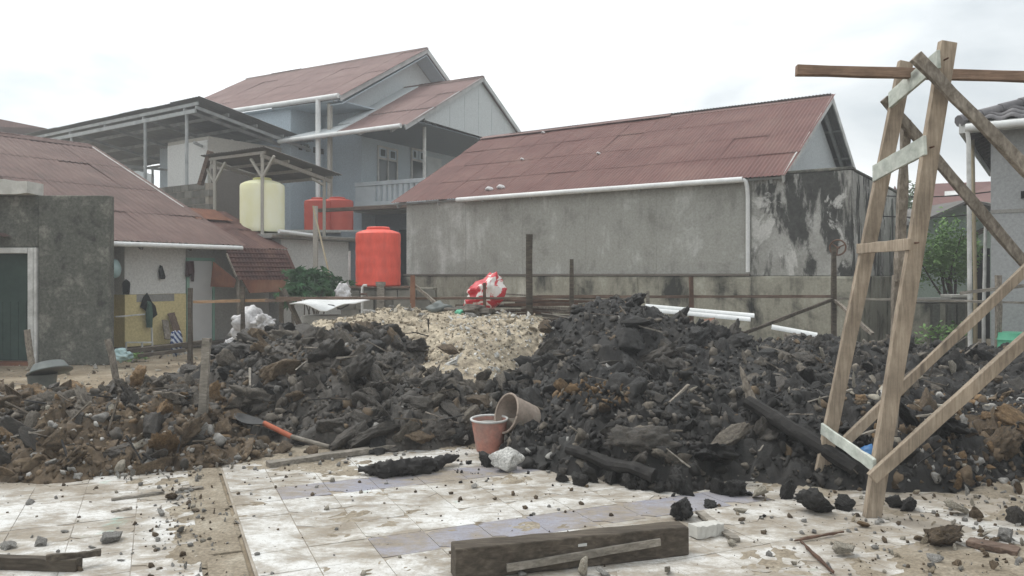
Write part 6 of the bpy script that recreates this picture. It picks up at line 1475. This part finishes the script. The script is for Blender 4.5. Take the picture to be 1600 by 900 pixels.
bag('debris_lump', 'tangled grey debris on the sand crest below the red sack', 'debris', P(735, 488, 11.9), (0.30, 0.2, 0.09), 'clay_grey', 95, 0.6, 4)
# clothes and belongings on the low house wall
def cloth(name, label, cat, pts, mat, th=0.05, seed=0):
    """a hanging cloth: outline polygon as soft folded sheet with own thickness"""
    c = sum((Vector(p) for p in pts), Vector()) / len(pts); mb = MB(); n_ = Bf.u
    k = len(pts); ring0 = [Vector(p) for p in pts]; ring1 = [p.lerp(c, 0.35) + n_ * th * (0.8 + 0.4 * math.sin(i * 2.3 + seed)) for i, p in enumerate(ring0)]
    mb.v = ring0 + ring1 + [c + n_ * th * 1.1] + [p - n_ * 0.01 for p in ring0]
    for i in range(k):
        j = (i + 1) % k; mb.f += [(i, j, k + j, k + i), (k + i, k + j, 2 * k), (2*k+1+i, 2*k+1+j, j, i)]
    mb.f.append(tuple(2*k+1+i for i in range(k))[::-1])
    return tag(put(name, mb, mat, smooth=60), label, cat)
def onwall(px, py, off=0.04, u=-0.49):
    ray = P(px, py, 1.0) - Vector((0, 0, CAMZ)); o_ = Vector((0, 0, CAMZ)); pl = Bf(u + off, 0, 0)
    k = (pl - o_).dot(Bf.u) / ray.dot(Bf.u); return o_ + ray * k
HG = lambda L_, off=0.04: [onwall(x, y, off) for x, y in L_]
cloth('hanging_jacket', 'black jacket hanging on the yellow wall', 'jacket', HG([(219, 480), (224, 465), (230, 457), (236, 470), (243, 478), (246, 492), (238, 498), (226, 484)]), 'cloth_black', 0.06, 1)
cloth('hanging_cloth', 'green cloth hanging below the black jacket', 'cloth', HG([(230, 470), (237, 472), (239, 490), (238, 512), (229, 512), (228, 488)], 0.10), 'cloth_green', 0.05, 2)
cloth('baseball_cap', 'small black cap hanging on the white wall', 'cap', HG([(250, 414), (254, 416), (258, 436), (249, 436), (248, 424)]), 'cloth_black', 0.06, 3)
cloth('hanging_shorts', 'dark maroon shorts hanging over the white door', 'shorts', HG([(291, 408), (303, 408), (304, 424), (303, 440), (299, 439), (297, 426), (295, 433), (290, 432)], 0.06), 'cloth_maroon', 0.05, 4)
cloth('hanging_bag', 'small black bag hanging from the eave post', 'bag', HG([(191, 442), (197, 436), (202, 442), (202, 460), (192, 460)], 0.35), 'cloth_black', 0.12, 5)
bag('hanging_basin', 'pale teal plastic basin hanging under the eave', 'basin', onwall(179, 420, 0.25), (0.10, 0.16, 0.20), 'plastic_teal', 7, 0.12, 3)
bag('striped_cloth', 'blue and white striped cloth draped by the step', 'cloth', P(275, 536, 14.9), (0.09, 0.10, 0.22), 'cloth_striped', 8, 0.3, 4)
plank('leaning_board', 'brown board leaning against the yellow wall', 'board', onwall(280, 528, 0.25), onwall(267, 489, 0.06), 0.16, 0.03, 'wood_rail', 51, up=Bf.u)
plank('leaning_board', 'shorter grey board leaning beside the brown board', 'board', onwall(262, 530, 0.28), onwall(258, 500, 0.1), 0.14, 0.03, 'wood_weathered', 52, up=Bf.u)
plank('wall_pipe', 'thin white pipe fixed along the yellow wall', 'pipe', onwall(180, 495, 0.3), onwall(226, 491, 0.06), 0.03, 0.03, 'white_dirty', 53)
b = MB()
for (x0, y0, x1, y1) in ((197, 535, 197, 553), (237, 512, 238, 545), (197, 535, 238, 535), (238, 535, 238, 553), (222, 535, 222, 552)): b.beam(onwall(x0, y0, 0.3), onwall(x1, y1, 0.3), 0.03, 0.03)
tag(put('metal_rack', b, 'white_dirty'), 'low white metal rack at the foot of the yellow wall', 'rack')
plank('timber_step', 'long dark timber laid along the front of the low house', 'timber', P(182, 551, 13.9), P(330, 533, 15.0), 0.12, 0.07, 'wood_dark', 54)
plank('timber_step', 'shorter dark timber lying behind the long one by the low house', 'timber', P(215, 556, 13.6), P(290, 547, 13.9), 0.10, 0.06, 'wood_dark', 55)
# overturned basin on a bucket
ob = thing('grey_bucket', 'grey bucket standing behind the brown heap at the left', 'bucket', P(66, 616, 9.6), 'builders buckets')
c_ = P(66, 616, 9.6); put('body', MB().lathe([(0.13, 0), (0.135, 0.01), (0.165, 0.24), (0.172, 0.25), (0.160, 0.25), (0.128, 0.02)], c_, 28), 'plastic_greygreen', ob, smooth=40)
c_ = P(78, 582, 9.6); Tm = Matrix.Translation(c_) @ Euler((R(-12), R(-16), 0)).to_matrix().to_4x4()
tag(put('mortar_basin', MB().lathe([(0.25, 0.0), (0.255, 0.012), (0.225, 0.02), (0.17, 0.115), (0.06, 0.14), (0.02, 0.142)], (0, 0, 0), 32).xf(Tm), 'plastic_greygreen', smooth=40), 'upturned grey basin tilted on the bucket at the left', 'basin')
gb_ = thing('green_barrel', 'mint green plastic barrel beside the grey house', 'barrel', (X(1585, 12.4), 12.4, 0))
c_ = Vector((X(1584, 12.4), 12.4, 0.30)); put('body', MB().lathe([(0.24, 0.0), (0.25, 0.05), (0.25, 0.13), (0.262, 0.15), (0.25, 0.17), (0.25, 0.27), (0.262, 0.29), (0.25, 0.31), (0.24, 0.40)], c_, 28), 'plastic_mint', gb_, smooth=40)
put('stand', MB().box((c_.x - 0.3, 12.2, 0), (c_.x + 0.3, 12.7, 0.295)), 'wood_dark', gb_)
# bamboo poles and cables at the right
for (a_, b_, l_, w_) in (((1509, 506, 14.0), (1522, 470, 14.0), None, 0), ((1524, 462, 14.0), (1519, 185, 14.0), 'tall pale bamboo pole standing left of the grey house', 0.035), ((1537, 500, 13.7), (1540, 345, 13.7), 'white pole standing before the dark doorway', 0.032)):
    if l_: 
        q_ = P(*a_); log('bamboo_pole' if 'bamboo' in l_ else 'white_pole', l_, 'pole', [Vector((q_.x, q_.y, 0)), q_, P(*b_)], [w_, w_, w_ * 0.8], 'bamboo' if 'bamboo' in l_ else 'white_dirty', 8, 0.05, 60)
for i, (y0, y1) in enumerate(((306, 298), (338, 330))):
    pts = [P(1380 + 180 * k / 8, y0 + (y1 - y0) * k / 8 + 5 * math.sin(math.pi * k / 8), 16 - k * 0.3) for k in range(9)]
    log('power_cable', 'upper black cable strung to the grey house' if i == 0 else 'lower black cable strung to the grey house', 'cable', pts, [0.012] * 9, 'cable', 6, 0, 70 + i, sub=2)

# ================================================================== thin damp air
hz_ = newmat('haze_air'); t = hz_.t; t.nodes.clear(); out = t.nodes.new('ShaderNodeOutputMaterial'); pvn = t.nodes.new('ShaderNodeVolumePrincipled')
pvn.inputs['Color'].default_value = (0.98, 0.99, 1.0, 1); pvn.inputs['Density'].default_value = 0.0045; t.links.new(pvn.outputs[0], out.inputs['Volume'])
hb = put('haze', MB().box((-151, -41, -1), (151, 241, 11.2)), 'haze_air', origin=(0, 0, 0)); tag(hb, 'thin pale haze in the humid air over the site', 'haze', kind='stuff')
